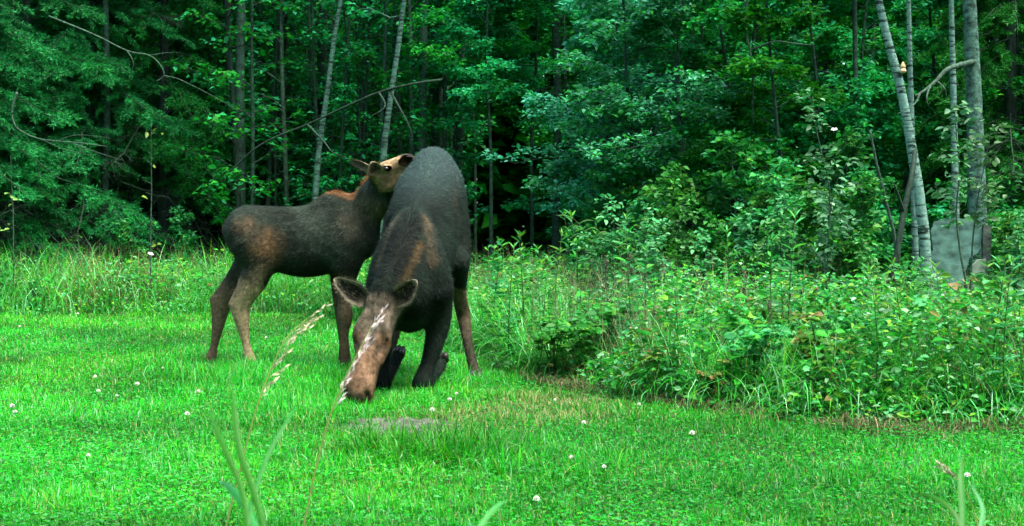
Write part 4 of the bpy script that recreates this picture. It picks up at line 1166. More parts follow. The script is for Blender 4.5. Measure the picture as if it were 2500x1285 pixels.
def gp(px, Y): return np.array([(px - 1250) / F_PX * Y, Y, -.03])
dead_stem('dead_tree', [gp(2166, 12.4), W(2176, 700, 12.4), W(2190, 620, 12.4), W(2206, 520, 12.5), W(2226, 430, 12.6), W(2234, 368, 12.8)], .040, .022, M_DARKBARK, 'dark dead stem leaning against the leaning white birch', 'tree', [[W(2206, 520, 12.5), W(2190, 470, 12.4), W(2178, 440, 12.3)]], 1)
dead_stem('dead_tree', [gp(2205, 13.6), W(2188, 610, 13.6), W(2160, 480, 13.6), W(2140, 400, 13.6), W(2124, 318, 13.6)], .020, .012, M_TWIG, 'thin bare crooked stick left of the dark leaning stem', 'branch', [], 2)
dead_stem('dead_branch', [W(2378, 150, 14.15), W(2340, 160, 13.8), W(2312, 170, 13.5), W(2288, 195, 13.4), W(2262, 218, 13.3), W(2235, 235, 13.2)], .030, .012, M_TWIG, 'bare forked grey branch curving out in front of the thick aspen trunk', 'branch', [[W(2270, 212, 13.3), W(2262, 240, 13.2), W(2268, 262, 13.2)], [W(2245, 230, 13.2), W(2232, 255, 13.1), W(2190, 280, 13.0)], [W(2286, 198, 13.4), W(2305, 215, 13.3), W(2312, 240, 13.3)]], 3)
dead_stem('dead_branch', [W(1836, 300, 15.2), W(1838, 200, 15.0), W(1832, 130, 15.0), W(1822, 70, 15.0), W(1826, -40, 15.0)], .010, .014, M_TWIG, 'bare wavy upright twig in the leafy thicket', 'branch', [[W(1838, 122, 15.0), W(1890, 102, 14.9), W(1950, 108, 14.8), W(1990, 110, 14.8)]], 4)
dead_stem('leaning_pole', [W(560, 420, 18.0), W(640, 352, 17.9), W(760, 300, 17.8), W(850, 258, 17.7), W(925, 226, 17.6), W(1010, 205, 17.5), W(1080, 195, 17.5)], .012, .017, M_DARKBARK, 'long mossy dead pole slanting up across the pale birch trunks', 'branch', [[W(752, 306, 17.8), W(790, 345, 17.4), W(812, 372, 17.1), W(850, 386, 16.8)], [W(925, 226, 17.6), W(940, 260, 17.4), W(905, 285, 17.2)], [W(950, 218, 17.6), W(990, 290, 17.3), W(1008, 330, 17.2)]], 5)
dead_stem('dead_branch', [W(120, 40, 18.4), W(230, 85, 18.3), W(310, 124, 18.2), W(365, 136, 18.1), W(392, 160, 18.0), W(400, 185, 18.0), W(380, 200, 18.0)], .012, .006, M_TWIG, 'hooked bare grey branch hanging in the spruces', 'branch', [[W(366, 136, 18.1), W(400, 130, 18.0), W(435, 128, 17.9)], [W(310, 124, 18.2), W(325, 150, 18.1), W(322, 175, 18.1)], [W(400, 185, 18), W(440, 195, 17.9), W(520, 235, 17.8), W(580, 270, 17.7)]], 6)
dead_stem('dead_branch', [W(42, 225, 17.6), W(30, 265, 17.6), W(32, 295, 17.6), W(48, 318, 17.6), W(100, 340, 17.5), W(200, 350, 17.3), W(260, 358, 17.2)], .017, .005, M_TWIG, 'crooked pale branch with a dead spray low in the spruces', 'branch', [[W(100, 340, 17.5), W(150, 362, 17.3), W(220, 380, 17.2)], [W(140, 344, 17.5), W(190, 330, 17.3), W(270, 338, 17.2)], [W(180, 350, 17.3), W(230, 370, 17.2), W(300, 392, 17.1)]], 7)

# far-off wood that closes the view behind the trees
def build_far_wood():
    rng = np.random.default_rng(15)
    bag = Bag(); n = 95000
    y = rng.uniform(26.5, 38, n); x = rng.uniform(-1, 1, n) * (y * .46 + 2); z = rng.uniform(0, 9, n)
    c = pick(rng, [(.006, .24, .034), (.010, .28, .065), (.004, .18, .022)], n, .25)
    a = rng.uniform(0, 6.283, n); s = rng.uniform(.25, .6, n)
    leaves(bag, np.stack([x, y, z], 1), np.stack([np.cos(a), np.sin(a), rng.uniform(-.6, .6, n)], 1), rng.standard_normal((n, 3)) * .6 + np.array([0, -.3, 1.0]), s, s * .6, c, .2)
    o = put('far_wood', bag.mesh('far_wood', M_LEAF))
    tag(o, 'deep shaded wood far behind the trees', 'wood', kind='stuff')
build_far_wood()

# the clearing is closed in by forest on the other sides too
def build_wood_around():
    rng = np.random.default_rng(16)
    bag = Bag(); n = 26000
    a = rng.uniform(math.radians(24), math.radians(336), n) + math.pi / 2      # leaves the looked-at wedge free
    r = rng.uniform(15, 21, n); cx, cy = -.5, 8.0
    x = cx + np.cos(a) * r; y = cy + np.sin(a) * r
    z = 14 * rng.random(n) ** 1.1 * (.75 + .5 * vnoise(x, y, .25, 70))
    keep = (y < 14) & ((np.abs(x) > .40 * np.maximum(y, 0) + 1.5) | (y < -2)); x, y, z = x[keep], y[keep], z[keep]; n = len(x)
    c = pick(rng, [(.012, .17, .035), (.020, .22, .07), (.008, .12, .02)], n, .25)
    b = rng.uniform(0, 6.283, n); s = rng.uniform(.5, 1.0, n)
    leaves(bag, np.stack([x, y, z], 1), np.stack([np.cos(b), np.sin(b), rng.uniform(-.6, .6, n)], 1), rng.standard_normal((n, 3)) * .7 + np.array([0, 0, 1.0]), s, s * .65, c, .2)
    o = put('surrounding_wood', bag.mesh('surrounding_wood', M_LEAF))
    tag(o, 'leafy wood closing in the clearing on its other sides', 'wood', kind='stuff')
build_wood_around()

# ------------------------------------------------------------------ saplings and weeds
PAL_PALE = [(.09, .26, .10, 3), (.05, .20, .06, 3), (.16, .33, .16, 1.2), (.03, .15, .05, 1)]
PAL_WEED = [(.022, .250, .022, 4), (.014, .180, .022, 3), (.050, .310, .080, 2), (.085, .320, .030, 1.2)]
def sapling(px_pts, Y, base_px, r, label, seed, n_limb, z0, ll, leaf, n_leaf, pal, name='sapling'):
    base, tr = trunk_from(px_pts, Y, base_px)
    w, l = gen_broadleaf(seed, tr[-1][2], r, n_limb, z0, ll, leaf, n_leaf, elev=.75, droop=.25, trunk=tr, sides=7, pal=pal, level=.6, six=True, lean=.1)
    return tree_thing(name, w, l, base, M_TWIG, M_PLANT, label, 'sapling')
sapling([(1984, 235), (1990, 300), (2005, 370), (2022, 440), (2026, 520), (2018, 600), (2008, 680)], 11.6, 2004, .014, 'slender willow sapling with pale leaves in front of the leafy thicket', 601, 15, .75, .34, .070, 3, PAL_PALE)
sapling([(2066, 400), (2045, 440), (2030, 500), (2022, 580)], 11.4, 2012, .010, 'short willow sapling with whitish leaf tips beside the slender willow', 602, 11, .5, .26, .070, 4, PAL_PALE)
sapling([(2330, 250), (2335, 330), (2342, 420), (2335, 520), (2345, 620), (2362, 720)], 11.2, 2366, .014, 'leafy willow sapling growing in front of the weathered grey board', 603, 13, 1.1, .36, .075, 3, PAL_PALE)
sapling([(2420, 320), (2404, 400), (2385, 500), (2372, 640)], 11.5, 2370, .012, 'willow shoot growing right of the weathered grey board', 604, 11, 1.1, .32, .075, 3, PAL_PALE)
sapling([(369, 300), (369, 380), (370, 470), (368, 560)], 17.2, 367, .013, 'thin straight sapling with a few yellowish leaves by the spruces', 605, 6, .75, .22, .085, 1, [(.18, .32, .05, 2), (.06, .26, .05, 1)])
sapling([(26, 380), (28, 440), (32, 520)], 17.0, 34, .011, 'low sapling with a few yellowish leaves under the spruces', 606, 5, .5, .22, .08, 1, [(.16, .30, .06, 2), (.05, .24, .05, 1)])
w, l = gen_broadleaf(660, 1.45, .009, 16, .35, .30, .070, 4, elev=.85, droop=.2, lean=.12, pal=[(.05, .28, .06, 3), (.10, .33, .10, 2), (.03, .21, .04, 2)], level=.6, six=True, sides=6)
shoot = tree_thing('leafy_shoot', w, l, (0, 30, 0), M_TWIG, M_PLANT, 'thin leafy shoot standing up out of the weed bank', 'sapling', 'leafy shoots in the weed bank')
for j, (px, Y, s) in enumerate([(1502, 12.8, .95), (1560, 13.4, .9), (1605, 12.2, .8), (1735, 11.6, .75), (1800, 12.6, .9), (1868, 11.2, .8), (1935, 11.8, .95), (2108, 11.0, .7), (1650, 13.0, .95), (2255, 10.8, .6), (1425, 13.0, .75), (2465, 11.2, .85)]):
    if j == 0: shoot.location = tuple(gp(px, Y)); shoot.scale = (s,) * 3
    else: copy_tree(shoot, gp(px, Y), j * 1.9, s)

# leafy shrubs at the back of the meadow (copies of three bushes)
bush = []
for i in range(3):
    w, l = gen_broadleaf(640 + i, 1.5 + .2 * i, .014, 26, .15, .62, .085, 9, elev=.8, droop=.35, lean=.2, pal=PAL_WEED, level=.5, sides=6)
    bush.append(tree_thing('leafy_shrub', w, l, (0, 30, 0), M_TWIG, M_PLANT, 'leafy green shrub at the back of the meadow below the trees', 'shrub', 'shrubs along the back of the meadow'))
first = [True] * 3
rngB = np.random.default_rng(91)
for j, (px, Y, s) in enumerate([(1440, 15.6, .7), (1530, 14.6, .85), (1620, 13.8, .85), (1720, 13.2, .8), (1810, 12.8, .8), (1900, 12.6, .9), (1960, 13.2, 1.0), (2060, 12.8, .9), (2120, 14.4, .9), (2470, 13.4, .8), (2510, 12.0, .7), (1480, 16.8, 1.0), (1580, 15.8, 1.05), (1690, 15.0, 1.0), (1790, 14.6, 1.1), (1890, 14.4, 1.1), (2010, 14.8, 1.2),
                                (60, 19.2, .6), (190, 19.6, .6), (330, 19.4, .65), (440, 19.8, .7), (2390, 12.9, .42), (2440, 15.2, 1.0)]):
    k = j % 3; p = gp(px, Y); rz = rngB.uniform(0, 6.283)
    if first[k]:
        o = bush[k]; o.location = tuple(p); o.rotation_euler = (0, 0, rz); o.scale = (s,) * 3; first[k] = False
    else: copy_tree(bush[k], p, rz, s)

# meadow weeds
def leaf_mesh(name, L, Wd, curl, col, mat, seed=0):
    """one big leaf: grid with midrib fold, wavy edge and downward curl"""
    rng = np.random.default_rng(seed); nu, nv = 8, 5
    u = np.linspace(0, 1, nu); v = np.linspace(-1, 1, nv); U, V = np.meshgrid(u, v, indexing='ij')
    w = Wd * .5 * np.sin(np.pi * U ** .75) ** .8 * (1 - .2 * U)
    a = curl * U
    x = L * np.sin(a + .0) / max(curl, .01); z = L * (np.cos(a) - 1) / max(curl, .01) + np.abs(V) * w * .35 + .012 * np.sin(U * 17 + V * 3) * (np.abs(V) > .6)
    bag = Bag(); i = np.arange(nu - 1)[:, None] * nv; j = np.arange(nv - 1)[None, :]
    q = np.stack([i + j, i + nv + j, i + nv + j + 1, i + j + 1], -1).reshape(-1, 4)
    c = np.asarray(col) * (1 + .35 * (np.abs(V) < .2) + rng.uniform(-.12, .12, U.shape))[..., None]
    bag.add(np.stack([x, V * w, z], -1).reshape(-1, 3), None, q, c.reshape(-1, 3))
    return bag.mesh(name, mat, True)

BIG = [leaf_mesh('broad_leaf', .22, .085, 1.0, (.035, .205, .035), M_PLANT, 1), leaf_mesh('broad_leaf', .16, .10, .7, (.05, .235, .06), M_PLANT, 2), leaf_mesh('broad_leaf', .26, .075, 1.4, (.025, .17, .03), M_PLANT, 3)]
def rosette(seed, n, label, group):
    rng = np.random.default_rng(seed)
    root = empty('broad_leaved_weed', (0, 30, 0)); tag(root, label, 'weed', group)
    for i in range(n):
        o = put('leaf', BIG[rng.integers(0, 3)], root)
        az = i * 2.4 + rng.uniform(-.3, .3); t = i / n
        o.location = (0, 0, .02 + .30 * t)
        o.rotation_euler = (rng.uniform(-.3, .3), -rng.uniform(.35, 1.0), az)
        s = rng.uniform(.7, 1.15) * (1.1 - .35 * t); o.scale = (s, s, s)
    b = Bag(); tube(b, [(0, 0, -.02), (.005, .0, .15), (0, .01, .36)], [.007, .006, .003], 6, (.05, .17, .04))
    put('stem', b.mesh('weed_stem', M_PLANT, True), root)
    return root

def stem_weed(seed, h, n, L, Wd, pal, label, group, name, el=.35, col_stem=(.05, .13, .04), flower=None):
    rng = np.random.default_rng(seed)
    root = empty(name, (0, 30, 0)); tag(root, label, 'weed', group)
    t = np.linspace(0, 1, 6); P = np.stack([.05 * h * np.sin(t * 3 + seed), .05 * h * t ** 2 * math.cos(seed), t * h], 1)
    b = Bag(); tube(b, P, .0055 * (1 - .75 * t), 6, col_stem); put('stem', b.mesh(name + '_stem', M_PLANT, True), root)
    u = np.sort(rng.uniform(.12, 1, n)); pos = np.stack([np.interp(u, t, P[:, k]) for k in range(3)], 1)
    az = np.arange(n) * 2.4 + rng.uniform(-.3, .3, n)
    e = el + .8 * (u - .5) + rng.uniform(-.2, .2, n)
    ax = np.stack([np.cos(az) * np.cos(e), np.sin(az) * np.cos(e), np.sin(e)], 1)
    s = L * (1.15 - .55 * u) * rng.uniform(.75, 1.2, n)
    lb = Bag(); leaves(lb, pos, ax, np.array([0, 0, 1.0]) + rng.standard_normal((n, 3)) * .25, s, s * Wd, pick(rng, pal, n, .15), .2, six=True)
    put('foliage', lb.mesh(name + '_foliage', M_PLANT), root)
    return root

def compound_weed(seed, h, label, group, name, pal):
    """bramble-like clump: arching stems with three-part leaves"""
    rng = np.random.default_rng(seed)
    root = empty(name, (0, 30, 0)); tag(root, label, 'weed', group)
    lb = Bag()
    for k in range(6):
        az = k * 1.05 + rng.uniform(-.3, .3); r = rng.uniform(.10, .28)
        t = np.linspace(0, 1, 6); hh = h * rng.uniform(.6, 1.1)
        P = np.stack([np.cos(az) * r * t ** 1.4, np.sin(az) * r * t ** 1.4, hh * np.sin(t * 1.9) / np.sin(1.57)], 1)
        b = Bag(); tube(b, P, .004 * (1 - .6 * t), 5, (.06, .13, .04)); put('stem', b.mesh(name + '_stem', M_PLANT, True), root)
        n = 9; u = rng.uniform(.3, 1, n); pos = np.stack([np.interp(u, t, P[:, a]) for a in range(3)], 1)
        a0 = rng.uniform(0, 6.283, n); s = rng.uniform(.05, .085, n)
        for da in (-.9, 0, .9):
            leaves(lb, pos + np.stack([np.cos(a0), np.sin(a0), 0 * a0], 1) * .03, np.stack([np.cos(a0 + da), np.sin(a0 + da), rng.uniform(-.25, .25, n)], 1), np.array([0, -.15, 1.0]) + rng.standard_normal((n, 3)) * .3, s, s * .72, pick(rng, pal, n, .15), .15, six=True)
    put('foliage', lb.mesh(name + '_foliage', M_PLANT), root)
    return root

def dry_stalk(seed, h, label, group):
    rng = np.random.default_rng(seed)
    root = empty('dry_dock_stalk', (0, 30, 0)); tag(root, label, 'weed', group)
    t = np.linspace(0, 1, 6); P = np.stack([.04 * np.sin(t * 4 + seed), .03 * t, t * h], 1)
    b = Bag(); tube(b, P, .006 * (1 - .6 * t), 6, (.07, .055, .035)); put('stem', b.mesh('dock_stem', M_DRY, True), root)
    n = 320; u = .35 + .65 * rng.random(n); pos = np.stack([np.interp(u, t, P[:, k]) for k in range(3)], 1) + rng.standard_normal((n, 3)) * np.array([.016, .016, .012])
    lb = Bag(); s = rng.uniform(.010, .022, n); leaves(lb, pos, rng.standard_normal((n, 3)), rng.standard_normal((n, 3)), s, s * .7, pick(rng, [(.055, .050, .035), (.085, .065, .04), (.035, .04, .025)], n, .2), .2)
    put('seed_cluster', lb.mesh('dock_seed_cluster', M_DRY), root)['kind'] = 'stuff'
    return root

weeds = [rosette(700, 9, 'broad leaved dock like weed among the meadow grass', 'broad leaved weeds in the meadow'), rosette(701, 12, 'broad leaved dock like weed among the meadow grass', 'broad leaved weeds in the meadow'),
         stem_weed(710, .95, 44, .12, .22, PAL_WEED, 'upright weed with narrow leaves standing in the meadow', 'upright narrow leaved weeds', 'narrow_leaved_weed'),
         stem_weed(711, .75, 28, .10, .45, PAL_WEED, 'upright weed with narrow leaves standing in the meadow', 'upright narrow leaved weeds', 'narrow_leaved_weed'),
         compound_weed(720, .50, 'low bramble clump with three part leaves in the meadow', 'bramble clumps in the meadow', 'bramble', PAL_WEED),
         compound_weed(721, .42, 'low bramble clump with yellowing leaves in the meadow', 'yellowing bramble clumps in the meadow', 'bramble', [(.11, .26, .03), (.20, .27, .05), (.05, .22, .03), (.22, .15, .06)])]
rngW = np.random.default_rng(95)
first = [True] * len(weeds)
cand = []
for j in range(1500):
    Y = 7.4 + 9 * rngW.random() ** 1.3; x = rngW.uniform(-.12, .40) * Y
    e = float(meadow_inside(np.array([x]), np.array([Y]))[0])
    if e < .12 or Y > float(meadow_back(x)) or x < -.25: continue
    if any((x - a) ** 2 + (Y - b) ** 2 < .25 ** 2 for a, b in cand): continue
    cand.append((x, Y))
    if len(cand) >= 210: break
for j in range(26):
    Y = rngW.uniform(16.8, 19.5); x = -rngW.uniform(.13, .40) * Y
    if meadow_inside(np.array([x]), np.array([Y]))[0] > .1: cand.append((x, Y))
for j, (x, Y) in enumerate(cand):
    k = [0, 4, 2, 4, 3, 1, 4, 3, 5, 2][j % 10]; rz = rngW.uniform(0, 6.283); s = rngW.uniform(.8, 1.35)
    e = float(meadow_inside(np.array([x]), np.array([Y]))[0]); s *= min(1, .55 + e) * (.55 if (x > 2.7 and Y > 10.3) else 1)
    z = float(gheight(np.array([x]), np.array([Y]))[0])
    if first[k]:
        o = weeds[k]; o.location = (x, Y, z); o.rotation_euler = (0, 0, rz); o.scale = (s,) * 3; first[k] = False
    else: copy_tree(weeds[k], (x, Y, z), rz, s)

ds = dry_stalk(730, .95, 'dry brown seeded dock stalk rising out of the meadow', 'dry dock stalks')
for j, (px, Y, s) in enumerate([(1490, 10.6, .95), (1545, 11.8, .95), (1612, 12.6, .9), (1725, 11.0, .75), (1832, 10.2, .85), (1875, 9.2, .7), (1680, 12.2, .8), (1400, 12.5, .75), (2080, 11.2, .7), (1590, 9.8, .6), (1790, 12.6, .9), (2362, 9.6, .75), (1450, 13.2, .85)]):
    p = gp(px, Y)
    if j == 0: ds.location = tuple(p); ds.scale = (s,) * 3
    else: copy_tree(ds, p, j * 1.7, s)

# tall reed with level blades
def reed(px_pts, Y, seed, label):
    rng = np.random.default_rng(seed)
    base = gp(px_pts[0][0], Y); P = catmull(np.array([base] + [W(a, b_, Y) for a, b_ in px_pts[1:]]), 6) - base
    root = empty('reed_grass', base); tag(root, label, 'reed')
    b = Bag(); tube(b, P, np.linspace(.005, .002, len(P)), 6, (.12, .24, .06)); put('stem', b.mesh('reed_stem', M_PLANT, True), root)
    for i in range(6):
        t = .45 + .5 * i / 5 + rng.uniform(-.04, .04); k = int(t * (len(P) - 1)); bb = Bag()
        sg = -1 if i % 2 else 1
        q = P[k]; L = rng.uniform(.14, .22)
        pts = np.array([q, q + [sg * L * .5, rng.uniform(-.03, .03), .035], q + [sg * L, rng.uniform(-.05, .05), rng.uniform(-.05, .03)]])
        C = catmull(pts, 4); w = .0045 * np.sin(np.linspace(.5, 3.14, len(C)))
        v = np.stack([C + np.array([0, .3, 1]) * w[:, None], C - np.array([0, .3, 1]) * w[:, None]], 1).reshape(-1, 3); m = len(C)
        qd = np.array([[2 * a, 2 * a + 1, 2 * a + 3, 2 * a + 2] for a in range(m - 1)])
        bb.add(v, None, qd, (.10, .27, .07)); put('blade', bb.mesh('reed_blade', M_PLANT), root)
    return root
reed([(1462, 0), (1452, 620), (1436, 585), (1420, 555), (1396, 530)], 13.5, 1, 'tall pale reed with level blades leaning left before the dark thicket')
reed([(1530, 0), (1515, 640), (1505, 600), (1490, 570)], 13.0, 2, 'shorter reed with level blades beside the dry dock stalks')

# ------------------------------------------------------------------ small things
def clover_flower():
    rng = np.random.default_rng(5)
    root = empty('clover_flower', (0, 3, 0))
    tag(root, 'small white clover flower head in the mown lawn', 'flower', 'white clover flowers in the lawn')
    b = Bag(); tube(b, [(0, 0, 0), (.004, 0, .04), (0, 0, .078)], [.0015, .0014, .0013], 5, (.05, .2, .03)); put('stem', b.mesh('clover_stem', M_PLANT, True), root)
    n = 90; d = unit(rng.standard_normal((n, 3)) + [0, 0, .35]); pb = Bag()
    leaves(pb, np.array([0, 0, .082]) + d * .004, d + [0, 0, .3], rng.standard_normal((n, 3)), rng.uniform(.010, .015, n), .005, np.array([.85, .84, .80]) * rng.uniform(.85, 1.1, (n, 1)), .3)
    put('flower_head', pb.mesh('clover_head', M_PETAL), root)
    return root
cf = clover_flower()
for j, (px, py) in enumerate([(1355, 985), (1098, 992), (1115, 972), (1055, 1022), (1425, 1050), (1395, 1133), (1310, 1252), (37, 1020), (30, 1014), (232, 932), (215, 1130), (457, 1032), (485, 968), (285, 975), (2362, 1190), (1560, 1000), (335, 955), (650, 830), (398, 905), (190, 770), (48, 800), (1690, 1085), (240, 970), (1475, 1160)]):
    p = G(px, py + 12); s = (.75 + .45 * ((j * .618) % 1)) * .85
    if j == 0: cf.location = tuple(p); cf.scale = (s,) * 3
    else: copy_tree(cf, p, j * 2.1, s)

def yellow_flower():
    root = empty('yellow_flower', (0, 3, 0))
    tag(root, 'small yellow five petalled flower in the meadow', 'flower', 'yellow meadow flowers')
    b = Bag(); tube(b, [(0, 0, -.30), (.01, 0, -.12), (0, 0, 0)], [.003, .0025, .002], 5, (.05, .18, .03)); put('stem', b.mesh('flower_stem', M_PLANT, True), root)
    a = np.arange(5) * 1.2566
    for k in range(5):
        pb = Bag(); leaves(pb, np.zeros((1, 3)), np.array([[math.cos(a[k]), -.5, math.sin(a[k])]]), np.array([[0, -1.0, .3]]), .026, .022, np.array([.72, .48, .02]), .2, six=True)
        put('petal', pb.mesh('yellow_petal', M_PETAL), root)
    return root
yf = yellow_flower()
for j, (px, py, Y) in enumerate([(2180, 790, 10.6), (2162, 776, 10.8), (2174, 812, 10.5), (2150, 795, 10.6), (1750, 748, 10.6), (1752, 772, 10.5), (2195, 780, 10.9), (1645, 780, 10.4), (2140, 768, 10.9)]):
    p = W(px, py, Y); s = .8 + .3 * ((j * .618) % 1)
    if j == 0: yf.location = tuple(p); yf.scale = (s,) * 3
    else: copy_tree(yf, p, .4 * math.sin(j), s)

def butterfly(loc, rot, label):
    root = empty('white_butterfly', loc); root.rotation_euler = rot; tag(root, label, 'butterfly')
    b = Bag(); tube(b, [(0, -.012, 0), (0, 0, .002), (0, .014, 0)], [.0015, .003, .0012], 6, (.05, .05, .05)); put('body', b.mesh('butterfly_body', M_PETAL, True), root)
    for sg in (-1, 1):
        for yy, L in ((-.004, .036), (.006, .028)):
            w = Bag(); leaves(w, np.array([[0, yy, .002]]), np.array([[sg * .8, -.35 if yy < 0 else .45, .55]]), np.array([[0, 0, 1.0]]), L, L * .85, np.array([.80, .80, .78]), .05, six=True)
            put('wing', w.mesh('butterfly_wing', M_PETAL), root)
    return root
butterfly(tuple(W(367, 622, 13.0)), (.5, .2, .4), 'white butterfly above the meadow grass left of the calf')
butterfly(tuple(W(2037, 318, 12.2)), (.6, 0, -.3), 'white butterfly beside the slender willow sapling')

# bracket fungus on the leaning birch
def fungus():
    c = W(2197, 168, 13.2) + np.array([.012, -.062, 0]); root = empty('bracket_fungus', c)
    tag(root, 'cream and orange bracket fungus on the leaning white birch', 'fungus')
    for z0, r, col in ((.012, .026, (.62, .40, .20)), (-.030, .032, (.70, .50, .30))):
        bag = Bag(); n = 14; rings = []
        for h, k in ((.05, .12), (.03, .55), (.008, 1.0), (-.004, 1.02), (-.016, .75), (-.022, .2)):
            a = np.linspace(0, 2 * np.pi, n, endpoint=False)
            rings.append(np.stack([np.cos(a) * r * k, np.sin(a) * r * k * .9, np.full(n, z0 + h)], 1))
        v = np.concatenate(rings); m = len(rings)
        i = np.arange(m - 1)[:, None] * n; j = np.arange(n)[None, :]; kk = (j + 1) % n
        bag.add(v, None, np.stack([i + j, i + n + j, i + n + kk, i + kk], -1).reshape(-1, 4), col)
        put('shelf', bag.mesh('fungus_shelf', attr_mat('fungus_flesh', .7, .2, .25, 60), True), root)
fungus()

# weathered board standing by the trees
def board():
    Y = 13.55; base = gp(2335, Y); root = empty('weathered_board', base)
    tag(root, 'weathered grey plywood board standing between the trees with a broken right edge', 'board')
    rng = np.random.default_rng(6)
    def sheet(name, poly, dy, th, col, tilt=.06):
        P = []
        for a, b_ in zip(poly, poly[1:] + poly[:1]):
            m = max(2, int(np.hypot(a[0] - b_[0], a[1] - b_[1]) / 6))
            for t in np.linspace(0, 1, m, endpoint=False):
                P.append((a[0] + (b_[0] - a[0]) * t + rng.uniform(-1, 1), a[1] + (b_[1] - a[1]) * t + rng.uniform(-1, 1)))
        w = np.array([W(x, y, Y) for x, y in P]) - base
        w[:, 1] = dy + tilt * w[:, 2]
        n = len(w); bk = w + [0, th, 0]
        me_v = np.concatenate([w, bk]); j = np.arange(n); k = (j + 1) % n
        me = bpy.data.meshes.new(name)
        me.from_pydata([tuple(p) for p in me_v], [], [tuple(range(n))[::-1], tuple(range(n, 2 * n))] + [(int(a), int(b_), int(b_ + n), int(a + n)) for a, b_ in zip(j, k)])
        at = me.color_attributes.new('Col', 'FLOAT_COLOR', 'POINT')
        at.data.foreach_set('color', np.concatenate([np.tile(np.array(col), (2 * n, 1)), np.ones((2 * n, 1))], 1).astype(np.float32).ravel())
        me.materials.append(M_WOOD); me.update()
        return put(name, me, root)
    sheet('upper_sheet', [(2276, 566), (2284, 542), (2312, 534), (2402, 536), (2408, 556), (2398, 590), (2390, 618), (2368, 632), (2360, 660), (2270, 660), (2266, 640), (2280, 612)], -.02, .020, (.072, .160, .132))
    sheet('lower_sheet', [(2258, 642), (2340, 646), (2356, 664), (2352, 700), (2370, 720), (2366, 800), (2258, 800)], -.055, .020, (.080, .175, .145))
    sheet('broken_block', [(2366, 652), (2380, 634), (2402, 632), (2398, 672), (2384, 682), (2366, 678)], -.10, .05, (.16, .22, .17), .03)
    sheet('post', [(2402, 548), (2420, 552), (2424, 800), (2398, 800), (2400, 640)], -.015, .06, (.08, .10, .085), .02)
    sheet('low_block', [(2364, 684), (2396, 680), (2398, 720), (2392, 800), (2362, 800)], -.08, .05, (.13, .16, .135), .03)
board()

# ------------------------------------------------------------------ tall grass close to the camera
def grass_stalk(px_pts, Y, head_from, seed, label, spike=.055, pale=(.62, .55, .50), r=.0022, nsp=16, spread=.5):
    rng = np.random.default_rng(seed)
    P = catmull(np.array([W(a, b_, Y + dy) for a, b_, dy in px_pts]), 8); base = P[0].copy(); base[2] = 0
    # carry the stem down to the soil
    P = np.vstack([[base], P])
    root = empty('seeding_grass_stalk', base); tag(root, label, 'grass stalk')
    b = Bag(); tube(b, P - base, np.linspace(r * 1.15, r * .45, len(P)), 6, (.26, .33, .10)); put('stem', b.mesh('stalk_stem', M_PLANT, True), root)
    n = len(P); i0 = int(head_from * n)
    sb = Bag()
    for k in range(nsp):
        t = k / (nsp - 1); f = i0 + (n - 1 - i0) * t; i = int(min(f, n - 2)); q = P[i] + (P[i + 1] - P[i]) * (f - i) - base
        d = unit(P[min(i + 1, n - 1)] - P[i]); ax = unit(d + np.array([spread * rng.uniform(.3, 1.2), rng.uniform(-.3, .3), rng.uniform(-.25, .2)]))
        q2 = q + ax * rng.uniform(.005, .02)
        m = 7; L = spike * rng.uniform(.6, 1.2)
        pp_ = q2 + ax * np.linspace(0, L, m)[:, None] + rng.standard_normal((m, 3)) * .001
        leaves(sb, pp_, ax + rng.standard_normal((m, 3)) * .22, rng.standard_normal((m, 3)), .019, .0042, np.array(pale) * rng.uniform(.7, 1.15, (m, 1)), .3)
        tube(sb, np.array([q, q2, q2 + ax * L * .8]), np.array([.0006, .0006, .0005]), 3, (.3, .3, .15), cap=False)
    put('seed_head', sb.mesh('stalk_seed_head', M_DRY), root)
    return root
grass_stalk([(738, 1300, 0), (770, 1150, .02), (805, 1020, .04), (845, 920, .06), (880, 850, .08), (908, 796, .1)], 3.3, .45, 1, 'seeding grass stalk rising in front of the face of the cow', .040, (.75, .64, .64), .0024, 13, .30)
grass_stalk([(548, 1300, 0), (590, 1130, .02), (630, 985, .04), (662, 900, .06), (700, 825, .08), (745, 782, .1)], 3.5, .45, 2, 'seeding grass stalk rising in front of the hind legs of the calf', .045, (.70, .66, .46), .0024, 12, 1.1)
grass_stalk([(2392, 1310, 0), (2375, 1240, .01), (2352, 1190, .02), (2330, 1160, .03)], 3.6, .75, 3, 'short seeding grass stalk in the lawn in front of the weedy bank', .04, (.50, .47, .34), .0016, 5, -.6)

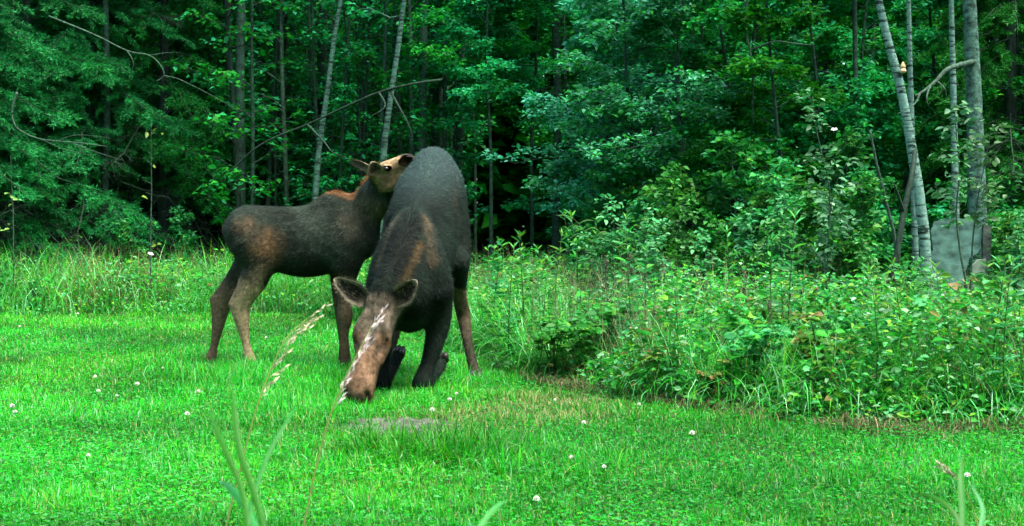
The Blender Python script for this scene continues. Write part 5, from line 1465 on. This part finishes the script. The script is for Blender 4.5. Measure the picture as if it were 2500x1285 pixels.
def big_blades(name, specs, Y, label):
    """clump of wide grass blades: each blade a mesh of its own"""
    base = np.array([(specs[0][0][0][0] - 1250) / F_PX * Y, Y, 0.0]); root = empty(name, base); tag(root, label, 'grass')
    for pts, wpx, col in specs:
        C = catmull(np.array([W(a, b_, Y + .04 * i) for i, (a, b_) in enumerate(pts)]), 7)
        C = np.vstack([[C[0][0], C[0][1], 0.0], C]); n = len(C)
        w = wpx / F_PX * Y * .5 * np.minimum(1, np.linspace(.7, 1.6, n)) * np.clip((1 - np.linspace(0, 1, n)) * 2.6, 0, 1) ** .7
        T = unit(np.gradient(C, axis=0)); S = unit(np.cross(T, [0, -1, .35])); Nn = np.cross(S, T)
        v = np.stack([C - S * w[:, None], C + Nn * w[:, None] * .35, C + S * w[:, None]], 1).reshape(-1, 3) - base
        q = np.concatenate([[[3 * a, 3 * a + 1, 3 * a + 4, 3 * a + 3], [3 * a + 1, 3 * a + 2, 3 * a + 5, 3 * a + 4]] for a in range(n - 1)])
        b = Bag(); b.add(v, None, q, col); put('blade', b.mesh('wide_grass_blade', M_PLANT, True), root)
g1 = (.018, .19, .012)
big_blades('grass_clump', [([(655, 1330), (625, 1220), (585, 1100), (572, 1000), (565, 930)], 17, g1), ([(640, 1330), (600, 1240), (560, 1190), (530, 1175)], 20, (.03, .25, .03)), ([(600, 1330), (615, 1230), (650, 1120), (700, 1030), (722, 990)], 12, g1), ([(610, 1330), (590, 1200), (545, 1090), (520, 1030), (515, 985)], 15, g1)], 1.55, 'clump of wide green grass blades close below the seeding stalks')
big_blades('grass_clump', [([(1150, 1330), (1180, 1275), (1215, 1235), (1240, 1222)], 14, (.05, .28, .05)), ([(1140, 1340), (1150, 1300), (1140, 1270)], 12, g1)], 2.0, 'small tuft of wide grass blades close below the bare soil patch')
big_blades('grass_clump', [([(2350, 1330), (2350, 1250), (2346, 1170), (2350, 1110)], 18, g1), ([(2360, 1330), (2330, 1255), (2280, 1215), (2230, 1205)], 13, g1), ([(2380, 1330), (2400, 1250), (2370, 1180)], 12, (.05, .28, .06))], 2.1, 'tuft of wide grass blades beside the short seeding stalk')
